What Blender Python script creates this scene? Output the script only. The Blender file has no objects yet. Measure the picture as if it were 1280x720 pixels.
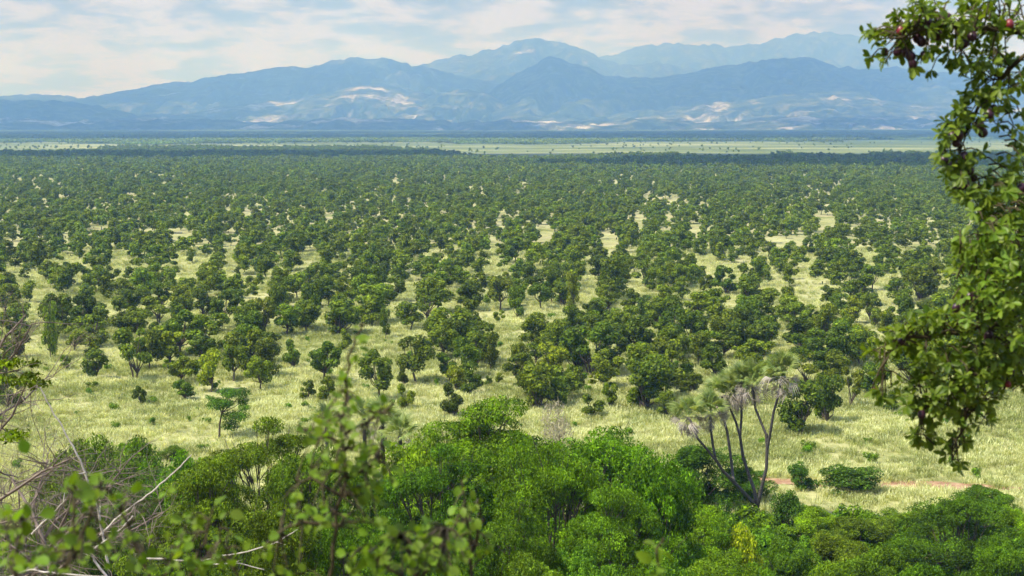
import bpy, math, random
import numpy as np
from mathutils import Vector, Matrix, Euler

# ------------------------------------------------------------------ camera, sky, sun, exposure
S = bpy.context.scene
COL = S.collection
PI = math.pi
EYE = 28.0
F = 1280 * 50.0 / 36.0
PITCH = math.atan(202.0 / F)
cam_d = bpy.data.cameras.new('camera')
cam = bpy.data.objects.new('camera', cam_d)
COL.objects.link(cam)
cam.location = (0, 0, EYE)
cam.rotation_euler = (PI / 2 - PITCH, 0, 0)
cam_d.lens = 50
cam_d.sensor_width = 36
cam_d.clip_start = 0.1
cam_d.clip_end = 90000
cam_d.dof.use_dof = True
cam_d.dof.focus_distance = 130
cam_d.dof.aperture_fstop = 4.8
S.camera = cam

SUN_EL = math.radians(57)
SUN_XY = Vector((-0.80, -0.40)).normalized()
TO_SUN = Vector((SUN_XY.x * math.cos(SUN_EL), SUN_XY.y * math.cos(SUN_EL), math.sin(SUN_EL)))
sun_d = bpy.data.lights.new('sun', 'SUN')
sun_d.energy = 5.0
sun_d.angle = math.radians(0.55)
sun_d.color = (1.0, 0.965, 0.91)
sun = bpy.data.objects.new('sun', sun_d)
COL.objects.link(sun)
sun.rotation_euler = (-TO_SUN).to_track_quat('-Z', 'Y').to_euler()

W = bpy.data.worlds.new('World')
S.world = W
W.use_nodes = True
nt = W.node_tree
nt.nodes.clear()


def nd(tree, kind, **kw):
    n = tree.nodes.new(kind)
    for k, v in kw.items():
        if k.startswith('i_'):
            n.inputs[k[2:].replace('_', ' ')].default_value = v
        elif k.startswith('n') and k[1:].isdigit():
            n.inputs[int(k[1:])].default_value = v
        else:
            setattr(n, k, v)
    return n


def ln(tree, a, b):
    tree.links.new(a, b)


def ramp(tree, fac, stops):
    r = tree.nodes.new('ShaderNodeValToRGB')
    e = r.color_ramp.elements
    while len(e) < len(stops):
        e.new(0.5)
    for el, (p, c) in zip(e, stops):
        el.position = p
        el.color = (*c, 1) if len(c) == 3 else c
    tree.links.new(fac, r.inputs['Fac'])
    return r.outputs['Color']


def build_world():
    sky = nd(nt, 'ShaderNodeTexSky', sky_type='NISHITA', sun_disc=False)
    sky.sun_elevation = SUN_EL
    sky.sun_rotation = math.atan2(SUN_XY.x, SUN_XY.y)
    sky.air_density = 1.0
    sky.dust_density = 1.2
    sky.ozone_density = 1.5
    tc = nd(nt, 'ShaderNodeTexCoord')
    sep = nd(nt, 'ShaderNodeSeparateXYZ')
    ln(nt, tc.outputs['Generated'], sep.inputs[0])
    ab = nd(nt, 'ShaderNodeMath', operation='ABSOLUTE')
    ln(nt, sep.outputs['Z'], ab.inputs[0])
    ad = nd(nt, 'ShaderNodeMath', operation='ADD', n1=0.20)
    ln(nt, ab.outputs[0], ad.inputs[0])
    dx = nd(nt, 'ShaderNodeMath', operation='DIVIDE')
    dy = nd(nt, 'ShaderNodeMath', operation='DIVIDE')
    ln(nt, sep.outputs['X'], dx.inputs[0]); ln(nt, ad.outputs[0], dx.inputs[1])
    ln(nt, sep.outputs['Y'], dy.inputs[0]); ln(nt, ad.outputs[0], dy.inputs[1])
    cmb = nd(nt, 'ShaderNodeCombineXYZ')
    ln(nt, dx.outputs[0], cmb.inputs['X']); ln(nt, dy.outputs[0], cmb.inputs['Y'])
    # cloud cover and cloud relief on the plane the clouds lie in
    n1 = nd(nt, 'ShaderNodeTexNoise', noise_dimensions='2D', i_Scale=1.1, i_Detail=8.0, i_Roughness=0.56, i_Distortion=0.0)
    ln(nt, cmb.outputs[0], n1.inputs['Vector'])
    off = nd(nt, 'ShaderNodeVectorMath', operation='ADD')
    off.inputs[1].default_value = (7.3, 3.1, 0)
    ln(nt, cmb.outputs[0], off.inputs[0])
    n2 = nd(nt, 'ShaderNodeTexNoise', noise_dimensions='2D', i_Scale=4.6, i_Detail=11.0, i_Roughness=0.6, i_Distortion=0.1)
    ln(nt, off.outputs[0], n2.inputs['Vector'])
    cover = ramp(nt, n1.outputs['Fac'], [(0.20, (0.5,) * 3), (0.34, (1, 1, 1))])
    tone = ramp(nt, n2.outputs['Fac'], [(0.37, (0.22, 0.28, 0.46)), (0.45, (0.34, 0.40, 0.60)), (0.505, (0.49, 0.55, 0.80)), (0.56, (0.61, 0.67, 0.98))])
    sc = nd(nt, 'ShaderNodeMix', data_type='RGBA', blend_type='MULTIPLY')
    sc.inputs['Factor'].default_value = 1
    ln(nt, sky.outputs[0], sc.inputs['A'])
    sc.inputs['B'].default_value = (0.10, 0.10, 0.10, 1)
    mx = nd(nt, 'ShaderNodeMix', data_type='RGBA')
    ln(nt, cover, mx.inputs['Factor'])
    ln(nt, sc.outputs['Result'], mx.inputs['A'])
    ln(nt, tone, mx.inputs['B'])
    bg = nd(nt, 'ShaderNodeBackground')
    bg.inputs['Strength'].default_value = 1.0
    ln(nt, mx.outputs['Result'], bg.inputs['Color'])
    out = nd(nt, 'ShaderNodeOutputWorld')
    ln(nt, bg.outputs[0], out.inputs['Surface'])


build_world()
vs = S.view_settings
vs.view_transform = 'Standard'
vs.look = 'None'
vs.gamma = 1
vs.exposure = 0.56
vs.use_curve_mapping = False
S.cycles.max_bounces = 6
S.cycles.diffuse_bounces = 3
S.cycles.glossy_bounces = 1
S.cycles.transmission_bounces = 3
S.cycles.volume_bounces = 4
S.cycles.use_denoising = True
S.cycles.sample_clamp_indirect = 4.0

# ------------------------------------------------------------------ helpers
rs = np.random.RandomState(11)
random.seed(5)


def fade(t):
    return t * t * (3 - 2 * t)


_P = np.random.RandomState(3).rand(256, 256)


def vnoise(x, y):
    xi = np.floor(x).astype(int); yi = np.floor(y).astype(int)
    u = fade(x - xi); v = fade(y - yi)
    g = lambda a, b: _P[a & 255, b & 255]
    return (g(xi, yi) * (1 - u) + g(xi + 1, yi) * u) * (1 - v) + (g(xi, yi + 1) * (1 - u) + g(xi + 1, yi + 1) * u) * v


def fbm(x, y, o=4):
    x = np.asarray(x, float); y = np.asarray(y, float)
    s = 0; a = 0.5
    for k in range(o):
        s = s + a * vnoise(x * 2 ** k + 17.3 * k, y * 2 ** k + 9.7 * k)
        a *= 0.5
    return s / (1 - 0.5 ** o)


def sstep(a, b, x):
    return fade(np.clip((x - a) / (b - a), 0, 1))


def hgt(x, y):
    """Terrain height: a hill under the lookout that runs out into the flat plain."""
    x = np.asarray(x, float); y = np.asarray(y, float)
    foot = 96 - 22 * sstep(4, 26, x)
    s = np.clip(1 - y / foot, 0, 1.7)
    z = 26.2 * s ** 1.6
    z = z + 0.35 * (fbm(x / 23, y / 23, 3) - 0.5) * sstep(0, 30, np.abs(y))
    far = np.hypot(x, y)
    z = z + np.clip(far - 7000, 0, None) * 0.006
    return z


def ray(px, py):
    vx, vy = (px - 640) / F, (360 - py) / F
    return Vector((vx, vy * math.sin(PITCH) + math.cos(PITCH), vy * math.cos(PITCH) - math.sin(PITCH)))


def at(px, py, D):
    r = ray(px, py)
    return Vector((0, 0, EYE)) + r * (D / r.y)


def ground_at(px, py):
    r = ray(px, py)
    D = 120.0
    for _ in range(30):
        p = at(px, py, D)
        z = float(hgt(p.x, p.y))
        D = D + 0.8 * (((EYE - z) / (-r.z / r.y)) - D)
    return at(px, py, D)


def to_px(x, y, z):
    dx, dy, dz = x, y, z - EYE
    cy = dy * math.sin(PITCH) + dz * math.cos(PITCH)
    cz = dy * math.cos(PITCH) - dz * math.sin(PITCH)
    return 640 + F * dx / cz, 360 - F * cy / cz


class MB:
    """Collects vertices and faces (numpy) and links them as one mesh object."""

    def __init__(self):
        self.v = []; self.f = {3: [], 4: []}; self.n = 0

    def add(self, v, f):
        v = np.asarray(v, float).reshape(-1, 3); f = np.asarray(f, int)
        if len(v) == 0:
            return
        self.v.append(v)
        self.f[f.shape[1]].append(f + self.n)
        self.n += len(v)

    def tube(self, pts, rad, sides=5):
        pts = [Vector(p) for p in pts]
        if np.isscalar(rad):
            rad = [rad] * len(pts)
        vs_, fs = [], []
        prev = None
        for i, p in enumerate(pts):
            t = (pts[min(i + 1, len(pts) - 1)] - pts[max(i - 1, 0)])
            if t.length < 1e-9:
                t = Vector((0, 0, 1))
            t.normalize()
            a = prev if prev is not None else (Vector((1, 0, 0)) if abs(t.x) < 0.8 else Vector((0, 1, 0)))
            a = (a - t * a.dot(t)).normalized()
            prev = a
            b = t.cross(a)
            for k in range(sides):
                th = 2 * PI * k / sides
                vs_.append(p + (a * math.cos(th) + b * math.sin(th)) * rad[i])
        for i in range(len(pts) - 1):
            for k in range(sides):
                k2 = (k + 1) % sides
                fs.append((i * sides + k, i * sides + k2, (i + 1) * sides + k2, (i + 1) * sides + k))
        self.add([tuple(q) for q in vs_], fs)
        m = len(pts) - 1
        self.add([tuple(q) for q in vs_[m * sides:]] + [tuple(pts[-1])], [(k, (k + 1) % sides, sides) for k in range(sides)])

    def leaves(self, c, nrm, L, Wd, rng, hint=None):
        """Diamond leaves at centres c with normals nrm, half length L, half width Wd."""
        n = len(c)
        r = rng.normal(size=(n, 3)) if hint is None else hint
        t = r - nrm * np.sum(r * nrm, 1)[:, None]
        t /= np.linalg.norm(t, axis=1)[:, None] + 1e-9
        b = np.cross(nrm, t)
        L = np.broadcast_to(L, (n,))[:, None]; Wd = np.broadcast_to(Wd, (n,))[:, None]
        bend = nrm * L * 0.25
        v = np.stack([c - t * L - bend * .6, c + b * Wd - t * L * 0.1, c + t * L - bend, c - b * Wd - t * L * 0.1], 1).reshape(-1, 3)
        self.add(v, np.arange(4 * n).reshape(n, 4))

    def mesh(self, name, mat):
        me = bpy.data.meshes.new(name)
        v = np.concatenate(self.v) if self.v else np.zeros((0, 3))
        q = np.concatenate(self.f[4]) if self.f[4] else np.zeros((0, 4), int)
        t = np.concatenate(self.f[3]) if self.f[3] else np.zeros((0, 3), int)
        me.vertices.add(len(v)); me.vertices.foreach_set('co', v.astype(np.float32).ravel())
        nl = q.size + t.size
        me.loops.add(nl)
        me.loops.foreach_set('vertex_index', np.concatenate([q.ravel(), t.ravel()]).astype(np.int32))
        me.polygons.add(len(q) + len(t))
        st = np.concatenate([np.arange(len(q)) * 4, q.size + np.arange(len(t)) * 3]).astype(np.int32)
        me.polygons.foreach_set('loop_start', st)
        me.update(calc_edges=True)
        if mat:
            me.materials.append(mat)
        return me

    def build(self, name, mat, parent=None, smooth=False):
        me = self.mesh(name, mat)
        if smooth:
            me.polygons.foreach_set('use_smooth', np.ones(len(me.polygons), bool))
        return link(name, me, parent)


def link(name, me, parent=None):
    o = bpy.data.objects.new(name, me)
    COL.objects.link(o)
    if parent:
        o.parent = parent
    return o


def empty(name, loc=(0, 0, 0), rz=0.0, scale=(1, 1, 1)):
    o = bpy.data.objects.new(name, None)
    o.empty_display_size = 0.3
    COL.objects.link(o)
    o.location = loc
    o.rotation_euler = (0, 0, rz)
    o.scale = scale
    return o


def tag(o, label=None, cat=None, group=None, kind=None):
    if label: o['label'] = label
    if cat: o['category'] = cat
    if group: o['group'] = group
    if kind: o['kind'] = kind
    return o


# ------------------------------------------------------------------ materials
def new_mat(name):
    m = bpy.data.materials.new(name)
    m.use_nodes = True
    m.node_tree.nodes.clear()
    return m, m.node_tree


def foliage(name, dark, light, trans=0.3, rough=0.5, vary=0.3, spec=0.25, clump=0.0, cscale=1.0):
    """Leaf material: every leaf its own tint, every plant its own shade; light passes through the blades."""
    m, t = new_mat(name)
    geo = nd(t, 'ShaderNodeNewGeometry')
    oi = nd(t, 'ShaderNodeObjectInfo')
    mix = nd(t, 'ShaderNodeMix', data_type='RGBA')
    mix.inputs['A'].default_value = (*dark, 1); mix.inputs['B'].default_value = (*light, 1)
    ln(t, geo.outputs['Random Per Island'], mix.inputs['Factor'])
    mul = nd(t, 'ShaderNodeMix', data_type='RGBA', blend_type='MULTIPLY'); mul.inputs['Factor'].default_value = 1
    ln(t, mix.outputs['Result'], mul.inputs['A']); ln(t, oi.outputs['Color'], mul.inputs['B'])
    hsv = nd(t, 'ShaderNodeHueSaturation')
    mr = nd(t, 'ShaderNodeMapRange'); mr.inputs['To Min'].default_value = 1 - vary; mr.inputs['To Max'].default_value = 1 + vary
    ln(t, oi.outputs['Random'], mr.inputs['Value'])
    ln(t, mr.outputs[0], hsv.inputs['Value'])
    mh = nd(t, 'ShaderNodeMath', operation='MULTIPLY', n1=7.31)
    fr = nd(t, 'ShaderNodeMath', operation='FRACT')
    ln(t, oi.outputs['Random'], mh.inputs[0]); ln(t, mh.outputs[0], fr.inputs[0])
    mr2 = nd(t, 'ShaderNodeMapRange'); mr2.inputs['To Min'].default_value = 0.484; mr2.inputs['To Max'].default_value = 0.507
    ln(t, fr.outputs[0], mr2.inputs['Value']); ln(t, mr2.outputs[0], hsv.inputs['Hue'])
    ln(t, mul.outputs['Result'], hsv.inputs['Color'])
    if clump:      # branches differ: older darker leaves, younger paler ones
        tc = nd(t, 'ShaderNodeTexCoord')
        nz = nd(t, 'ShaderNodeTexNoise', i_Scale=cscale, i_Detail=3.0, i_Roughness=0.6)
        ln(t, tc.outputs['Object'], nz.inputs['Vector'])
        mv = nd(t, 'ShaderNodeMapRange')
        mv.inputs['From Min'].default_value = 0.34; mv.inputs['From Max'].default_value = 0.66
        mv.inputs['To Min'].default_value = 1 - clump; mv.inputs['To Max'].default_value = 1 + clump
        ln(t, nz.outputs['Fac'], mv.inputs['Value'])
        mvv = nd(t, 'ShaderNodeMath', operation='MULTIPLY')
        ln(t, mr.outputs[0], mvv.inputs[0]); ln(t, mv.outputs[0], mvv.inputs[1])
        ln(t, mvv.outputs[0], hsv.inputs['Value'])
    bs = nd(t, 'ShaderNodeBsdfPrincipled', i_Roughness=rough)
    bs.inputs['Specular IOR Level'].default_value = spec
    ln(t, hsv.outputs[0], bs.inputs['Base Color'])
    tr = nd(t, 'ShaderNodeBsdfTranslucent')
    tm = nd(t, 'ShaderNodeMix', data_type='RGBA', blend_type='MULTIPLY'); tm.inputs['Factor'].default_value = 1
    tm.inputs['B'].default_value = (1.5, 1.45, 0.6, 1)
    ln(t, hsv.outputs[0], tm.inputs['A']); ln(t, tm.outputs['Result'], tr.inputs['Color'])
    ms = nd(t, 'ShaderNodeMixShader'); ms.inputs[0].default_value = trans
    ln(t, bs.outputs[0], ms.inputs[1]); ln(t, tr.outputs[0], ms.inputs[2])
    out = nd(t, 'ShaderNodeOutputMaterial'); ln(t, ms.outputs[0], out.inputs['Surface'])
    return m


def rough_mat(name, stops, scale=6.0, rough=0.9, bump=0.3, stretch=(1, 1, 1), spec=0.2):
    m, t = new_mat(name)
    tc = nd(t, 'ShaderNodeTexCoord')
    mp = nd(t, 'ShaderNodeMapping'); mp.inputs['Scale'].default_value = stretch
    ln(t, tc.outputs['Object'], mp.inputs[0])
    n = nd(t, 'ShaderNodeTexNoise', i_Scale=scale, i_Detail=6.0, i_Roughness=0.6)
    ln(t, mp.outputs[0], n.inputs['Vector'])
    c = ramp(t, n.outputs['Fac'], stops)
    bs = nd(t, 'ShaderNodeBsdfPrincipled', i_Roughness=rough)
    bs.inputs['Specular IOR Level'].default_value = spec
    ln(t, c, bs.inputs['Base Color'])
    bp = nd(t, 'ShaderNodeBump', i_Strength=bump, i_Distance=0.03)
    ln(t, n.outputs['Fac'], bp.inputs['Height']); ln(t, bp.outputs[0], bs.inputs['Normal'])
    out = nd(t, 'ShaderNodeOutputMaterial'); ln(t, bs.outputs[0], out.inputs['Surface'])
    return m


M = {}
M['tree_leaf'] = foliage('savanna tree leaves', (0.036, 0.080, 0.004), (0.215, 0.300, 0.014), trans=0.26, vary=0.28, spec=0.12, clump=0.4, cscale=0.9)
M['thorn_leaf'] = foliage('thorn tree leaflets', (0.040, 0.110, 0.003), (0.185, 0.355, 0.010), trans=0.25, vary=0.12, spec=0.1, clump=0.55, cscale=0.75)
M['fig_leaf'] = foliage('fruit tree leaves', (0.060, 0.145, 0.012), (0.230, 0.360, 0.036), trans=0.42, rough=0.45, vary=0.2, spec=0.35)
M['shoot_leaf'] = foliage('sapling leaves', (0.070, 0.165, 0.010), (0.190, 0.310, 0.024), trans=0.42, rough=0.5, vary=0.25)
M['palm_leaf'] = foliage('fan palm leaves', (0.15, 0.23, 0.055), (0.34, 0.42, 0.14), trans=0.4, rough=0.45, vary=0.2, spec=0.4)
M['dead_palm'] = foliage('dead palm leaves', (0.16, 0.135, 0.11), (0.46, 0.43, 0.38), trans=0.1, rough=0.8, vary=0.2)
M['grass'] = foliage('dry grass blades', (0.40, 0.445, 0.18), (0.66, 0.695, 0.39), trans=0.3, rough=0.7, vary=0.22)
M['green_grass'] = foliage('greener grass blades', (0.17, 0.22, 0.06), (0.42, 0.47, 0.18), trans=0.3, rough=0.7, vary=0.25)
M['dry_twig'] = foliage('dry pale twigs', (0.30, 0.27, 0.18), (0.48, 0.44, 0.32), trans=0.1, rough=0.8, vary=0.1)
M['bark'] = rough_mat('grey brown bark', [(0.3, (0.05, 0.04, 0.03)), (0.7, (0.16, 0.13, 0.10))], 9, bump=0.6)
M['palm_bark'] = rough_mat('palm bark', [(0.3, (0.035, 0.032, 0.030)), (0.7, (0.13, 0.12, 0.11))], 7, bump=0.6, stretch=(1, 1, 5))
M['thorn_bark'] = rough_mat('thorn twig bark', [(0.3, (0.13, 0.105, 0.085)), (0.7, (0.30, 0.25, 0.21))], 5, bump=0.3)
M['pale_wood'] = rough_mat('bleached dead wood', [(0.3, (0.42, 0.38, 0.32)), (0.7, (0.68, 0.64, 0.57))], 12, bump=0.5)
M['dark_stem'] = rough_mat('dark stem', [(0.3, (0.035, 0.028, 0.016)), (0.7, (0.10, 0.085, 0.045))], 14, bump=0.4)
M['fruit_dark'] = rough_mat('dark purple fruit skin', [(0.3, (0.016, 0.006, 0.012)), (0.7, (0.060, 0.016, 0.040))], 25, rough=0.35, bump=0.05, spec=0.5)
M['fruit_red'] = rough_mat('red fruit skin', [(0.3, (0.10, 0.010, 0.022)), (0.7, (0.30, 0.035, 0.05))], 25, rough=0.35, bump=0.05, spec=0.5)


def ground_material():
    m, t = new_mat('savanna ground')
    geo = nd(t, 'ShaderNodeNewGeometry')
    P = geo.outputs['Position']

    def noise(sc, det=5.0, r=0.6, stretch=None):
        n = nd(t, 'ShaderNodeTexNoise', i_Scale=sc, i_Detail=det, i_Roughness=r)
        if stretch:
            mp = nd(t, 'ShaderNodeMapping'); mp.inputs['Scale'].default_value = stretch
            ln(t, P, mp.inputs[0]); ln(t, mp.outputs[0], n.inputs['Vector'])
        else:
            ln(t, P, n.inputs['Vector'])
        return n.outputs['Fac']
    fine = noise(1.1, 6, 0.7)
    big = noise(0.028, 5, 0.6)
    grass = ramp(t, fine, [(0.28, (0.22, 0.24, 0.08)), (0.45, (0.38, 0.39, 0.17)), (0.70, (0.55, 0.545, 0.31))])
    green = ramp(t, fine, [(0.30, (0.10, 0.135, 0.03)), (0.65, (0.30, 0.32, 0.10))])
    g1 = nd(t, 'ShaderNodeMix', data_type='RGBA')
    ln(t, ramp(t, big, [(0.44, (0, 0, 0)), (0.60, (0.9,) * 3)]), g1.inputs['Factor'])
    ln(t, grass, g1.inputs['A']); ln(t, green, g1.inputs['B'])
    g15 = nd(t, 'ShaderNodeMix', data_type='RGBA', blend_type='MULTIPLY'); g15.inputs['Factor'].default_value = 1
    ln(t, g1.outputs['Result'], g15.inputs['A'])
    ln(t, ramp(t, noise(0.22, 6, 0.7), [(0.34, (0.45, 0.50, 0.40)), (0.52, (0.92, 0.92, 0.88)), (0.7, (1.05, 1.03, 1.0))]), g15.inputs['B'])
    # bare sandy soil further out on the plain
    sand = ramp(t, noise(0.5, 5), [(0.3, (0.27, 0.26, 0.12)), (0.7, (0.41, 0.38, 0.21))])
    sx = nd(t, 'ShaderNodeSeparateXYZ'); ln(t, P, sx.inputs[0])
    far = nd(t, 'ShaderNodeMapRange', interpolation_type='SMOOTHSTEP')
    far.inputs['From Min'].default_value = 170; far.inputs['From Max'].default_value = 420
    ln(t, sx.outputs['Y'], far.inputs['Value'])
    far2 = nd(t, 'ShaderNodeMapRange', interpolation_type='SMOOTHSTEP')
    far2.inputs['From Min'].default_value = 1350; far2.inputs['From Max'].default_value = 1600
    far2.inputs['To Min'].default_value = 1; far2.inputs['To Max'].default_value = 0.15
    ln(t, sx.outputs['Y'], far2.inputs['Value'])
    mm = nd(t, 'ShaderNodeMath', operation='MULTIPLY'); ln(t, far.outputs[0], mm.inputs[0]); ln(t, far2.outputs[0], mm.inputs[1])
    sm = ramp(t, noise(0.07, 4), [(0.44, (0, 0, 0)), (0.62, (1, 1, 1))])
    m2 = nd(t, 'ShaderNodeMath', operation='MULTIPLY'); ln(t, mm.outputs[0], m2.inputs[0]); ln(t, sm, m2.inputs[1])
    g2 = nd(t, 'ShaderNodeMix', data_type='RGBA'); ln(t, m2.outputs[0], g2.inputs['Factor'])
    ln(t, g15.outputs['Result'], g2.inputs['A']); ln(t, sand, g2.inputs['B'])
    pale = ramp(t, noise(0.0042, 6, 0.66, (0.6, 1.5, 1)), [(0.38, (0.06, 0.095, 0.03)), (0.50, (0.15, 0.185, 0.068)), (0.64, (0.32, 0.33, 0.16))])
    f7 = nd(t, 'ShaderNodeMapRange', interpolation_type='SMOOTHSTEP')
    f7.inputs['From Min'].default_value = 1250; f7.inputs['From Max'].default_value = 1400
    ln(t, sx.outputs['Y'], f7.inputs['Value'])
    g25 = nd(t, 'ShaderNodeMix', data_type='RGBA'); ln(t, f7.outputs[0], g25.inputs['Factor'])
    ln(t, g2.outputs['Result'], g25.inputs['A']); ln(t, pale, g25.inputs['B'])
    # far bush country: patches of woodland, pale fields
    bush = ramp(t, noise(0.0028, 7, 0.68, (1, 0.35, 1)), [(0.44, (0.045, 0.085, 0.025)), (0.56, (0.10, 0.14, 0.045)), (0.62, (0.46, 0.45, 0.30))])
    f3 = nd(t, 'ShaderNodeMapRange', interpolation_type='SMOOTHSTEP')
    f3.inputs['From Min'].default_value = 2350; f3.inputs['From Max'].default_value = 2900
    ln(t, sx.outputs['Y'], f3.inputs['Value'])
    g3 = nd(t, 'ShaderNodeMix', data_type='RGBA'); ln(t, f3.outputs[0], g3.inputs['Factor'])
    ln(t, g25.outputs['Result'], g3.inputs['A']); ln(t, bush, g3.inputs['B'])
    # hillside: leaf litter and dark soil
    litter = ramp(t, noise(2.2, 6), [(0.3, (0.045, 0.036, 0.020)), (0.6, (0.12, 0.095, 0.05)), (0.75, (0.22, 0.19, 0.10))])
    f4 = nd(t, 'ShaderNodeMapRange', interpolation_type='SMOOTHSTEP')
    f4.inputs['From Min'].default_value = 0.5; f4.inputs['From Max'].default_value = 2.2
    ln(t, sx.outputs['Z'], f4.inputs['Value'])
    f5 = nd(t, 'ShaderNodeMath', operation='LESS_THAN', n1=140.0); ln(t, sx.outputs['Y'], f5.inputs[0])
    f6 = nd(t, 'ShaderNodeMath', operation='MULTIPLY'); ln(t, f4.outputs[0], f6.inputs[0]); ln(t, f5.outputs[0], f6.inputs[1])
    g4 = nd(t, 'ShaderNodeMix', data_type='RGBA'); ln(t, f6.outputs[0], g4.inputs['Factor'])
    ln(t, g3.outputs['Result'], g4.inputs['A']); ln(t, litter, g4.inputs['B'])
    bs = nd(t, 'ShaderNodeBsdfPrincipled', i_Roughness=0.95); bs.inputs['Specular IOR Level'].default_value = 0.05
    ln(t, g4.outputs['Result'], bs.inputs['Base Color'])
    bp = nd(t, 'ShaderNodeBump', i_Strength=0.7, i_Distance=0.25)
    ln(t, fine, bp.inputs['Height']); ln(t, bp.outputs[0], bs.inputs['Normal'])
    out = nd(t, 'ShaderNodeOutputMaterial'); ln(t, bs.outputs[0], out.inputs['Surface'])
    return m


def mountain_material(name, bare=0.60, tint=(1, 1, 1)):
    m, t = new_mat(name)
    geo = nd(t, 'ShaderNodeNewGeometry')
    n1 = nd(t, 'ShaderNodeTexNoise', i_Scale=0.0021, i_Detail=12.0, i_Roughness=0.68)
    n2 = nd(t, 'ShaderNodeTexNoise', i_Scale=0.009, i_Detail=8.0, i_Roughness=0.7)
    ln(t, geo.outputs['Position'], n1.inputs['Vector']); ln(t, geo.outputs['Position'], n2.inputs['Vector'])
    forest = ramp(t, n2.outputs['Fac'], [(0.42, (0.008, 0.02, 0.006)), (0.51, (0.035, 0.06, 0.022)), (0.62, (0.13, 0.145, 0.075))])
    rock = ramp(t, n2.outputs['Fac'], [(0.36, (0.14, 0.14, 0.11)), (0.5, (0.38, 0.37, 0.34)), (0.64, (0.66, 0.66, 0.64))])
    mx = nd(t, 'ShaderNodeMix', data_type='RGBA')
    ln(t, ramp(t, n1.outputs['Fac'], [(bare - 0.06, (0, 0, 0)), (bare - 0.01, (0.25,) * 3), (bare + 0.03, (1, 1, 1))]), mx.inputs['Factor'])
    ln(t, forest, mx.inputs['A']); ln(t, rock, mx.inputs['B'])
    bs = nd(t, 'ShaderNodeBsdfPrincipled', i_Roughness=0.95); bs.inputs['Specular IOR Level'].default_value = 0.05
    ln(t, mx.outputs['Result'], bs.inputs['Base Color'])
    bp = nd(t, 'ShaderNodeBump', i_Strength=0.8, i_Distance=40.0)
    ln(t, n2.outputs['Fac'], bp.inputs['Height']); ln(t, bp.outputs[0], bs.inputs['Normal'])
    out = nd(t, 'ShaderNodeOutputMaterial'); ln(t, bs.outputs[0], out.inputs['Surface'])
    return m


# ------------------------------------------------------------------ ground, path, mountains, clouds
def build_ground():
    th = np.concatenate([np.linspace(-32, 32, 170), np.linspace(34, 326, 70)]) * PI / 180
    r = np.concatenate([[0.0], np.geomspace(1.2, 26000, 230)])
    T, R = np.meshgrid(th, r)
    X, Y = np.sin(T) * R, np.cos(T) * R
    Z = hgt(X, Y)
    nT, nR = len(th), len(r)
    idx = np.arange(nT * nR).reshape(nR, nT)
    a = idx[:-1, :]; b = np.roll(idx, -1, 1)[:-1, :]; c = np.roll(idx, -1, 1)[1:, :]; d = idx[1:, :]
    f = np.stack([a, d, c, b], -1).reshape(-1, 4)
    mb = MB(); mb.add(np.stack([X, Y, Z], -1).reshape(-1, 3), f)
    o = mb.build('ground', ground_material(), smooth=True)
    tag(o, 'pale straw coloured grass plain running out to the far hills', kind='structure')


build_ground()


def build_path():
    """Red earth track at the foot of the slope, lying on the plain."""
    ctr = [(-14, 107), (2, 109.0), (14, 110.5), (19, 111), (24, 109.8), (29, 109.3), (36, 108.6), (46, 107.6), (60, 106)]
    cx = np.array([c[0] for c in ctr]); cyv = np.array([c[1] for c in ctr])
    xs = np.linspace(15.5, 60, 150)
    yc = np.interp(xs, cx, cyv) + 0.5 * (fbm(xs / 5, xs * 0 + 4, 3) - 0.5)
    hw = 0.5 + 2.1 * (fbm(xs / 3, xs * 0 + 31, 3) - 0.4)
    V = []
    for k in (-1, -0.4, 0.4, 1):
        y = yc + hw * k
        V.append(np.stack([xs, y, hgt(xs, y) + (0.02 if abs(k) == 1 else 0.035)], -1))
    V = np.stack(V, 1)
    n = len(xs); idx = np.arange(n * 4).reshape(n, 4)
    f = np.stack([idx[:-1, :-1], idx[1:, :-1], idx[1:, 1:], idx[:-1, 1:]], -1).reshape(-1, 4)
    mb = MB(); mb.add(V.reshape(-1, 3), f)
    m = rough_mat('red earth', [(0.3, (0.19, 0.110, 0.060)), (0.52, (0.34, 0.205, 0.120)), (0.68, (0.45, 0.38, 0.21))], 1.3, bump=0.5)
    o = mb.build('path', m, smooth=True)
    tag(o, 'red bare earth track at the edge of the grass', kind='structure')
    return xs, yc, hw


PATH = build_path()


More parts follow.
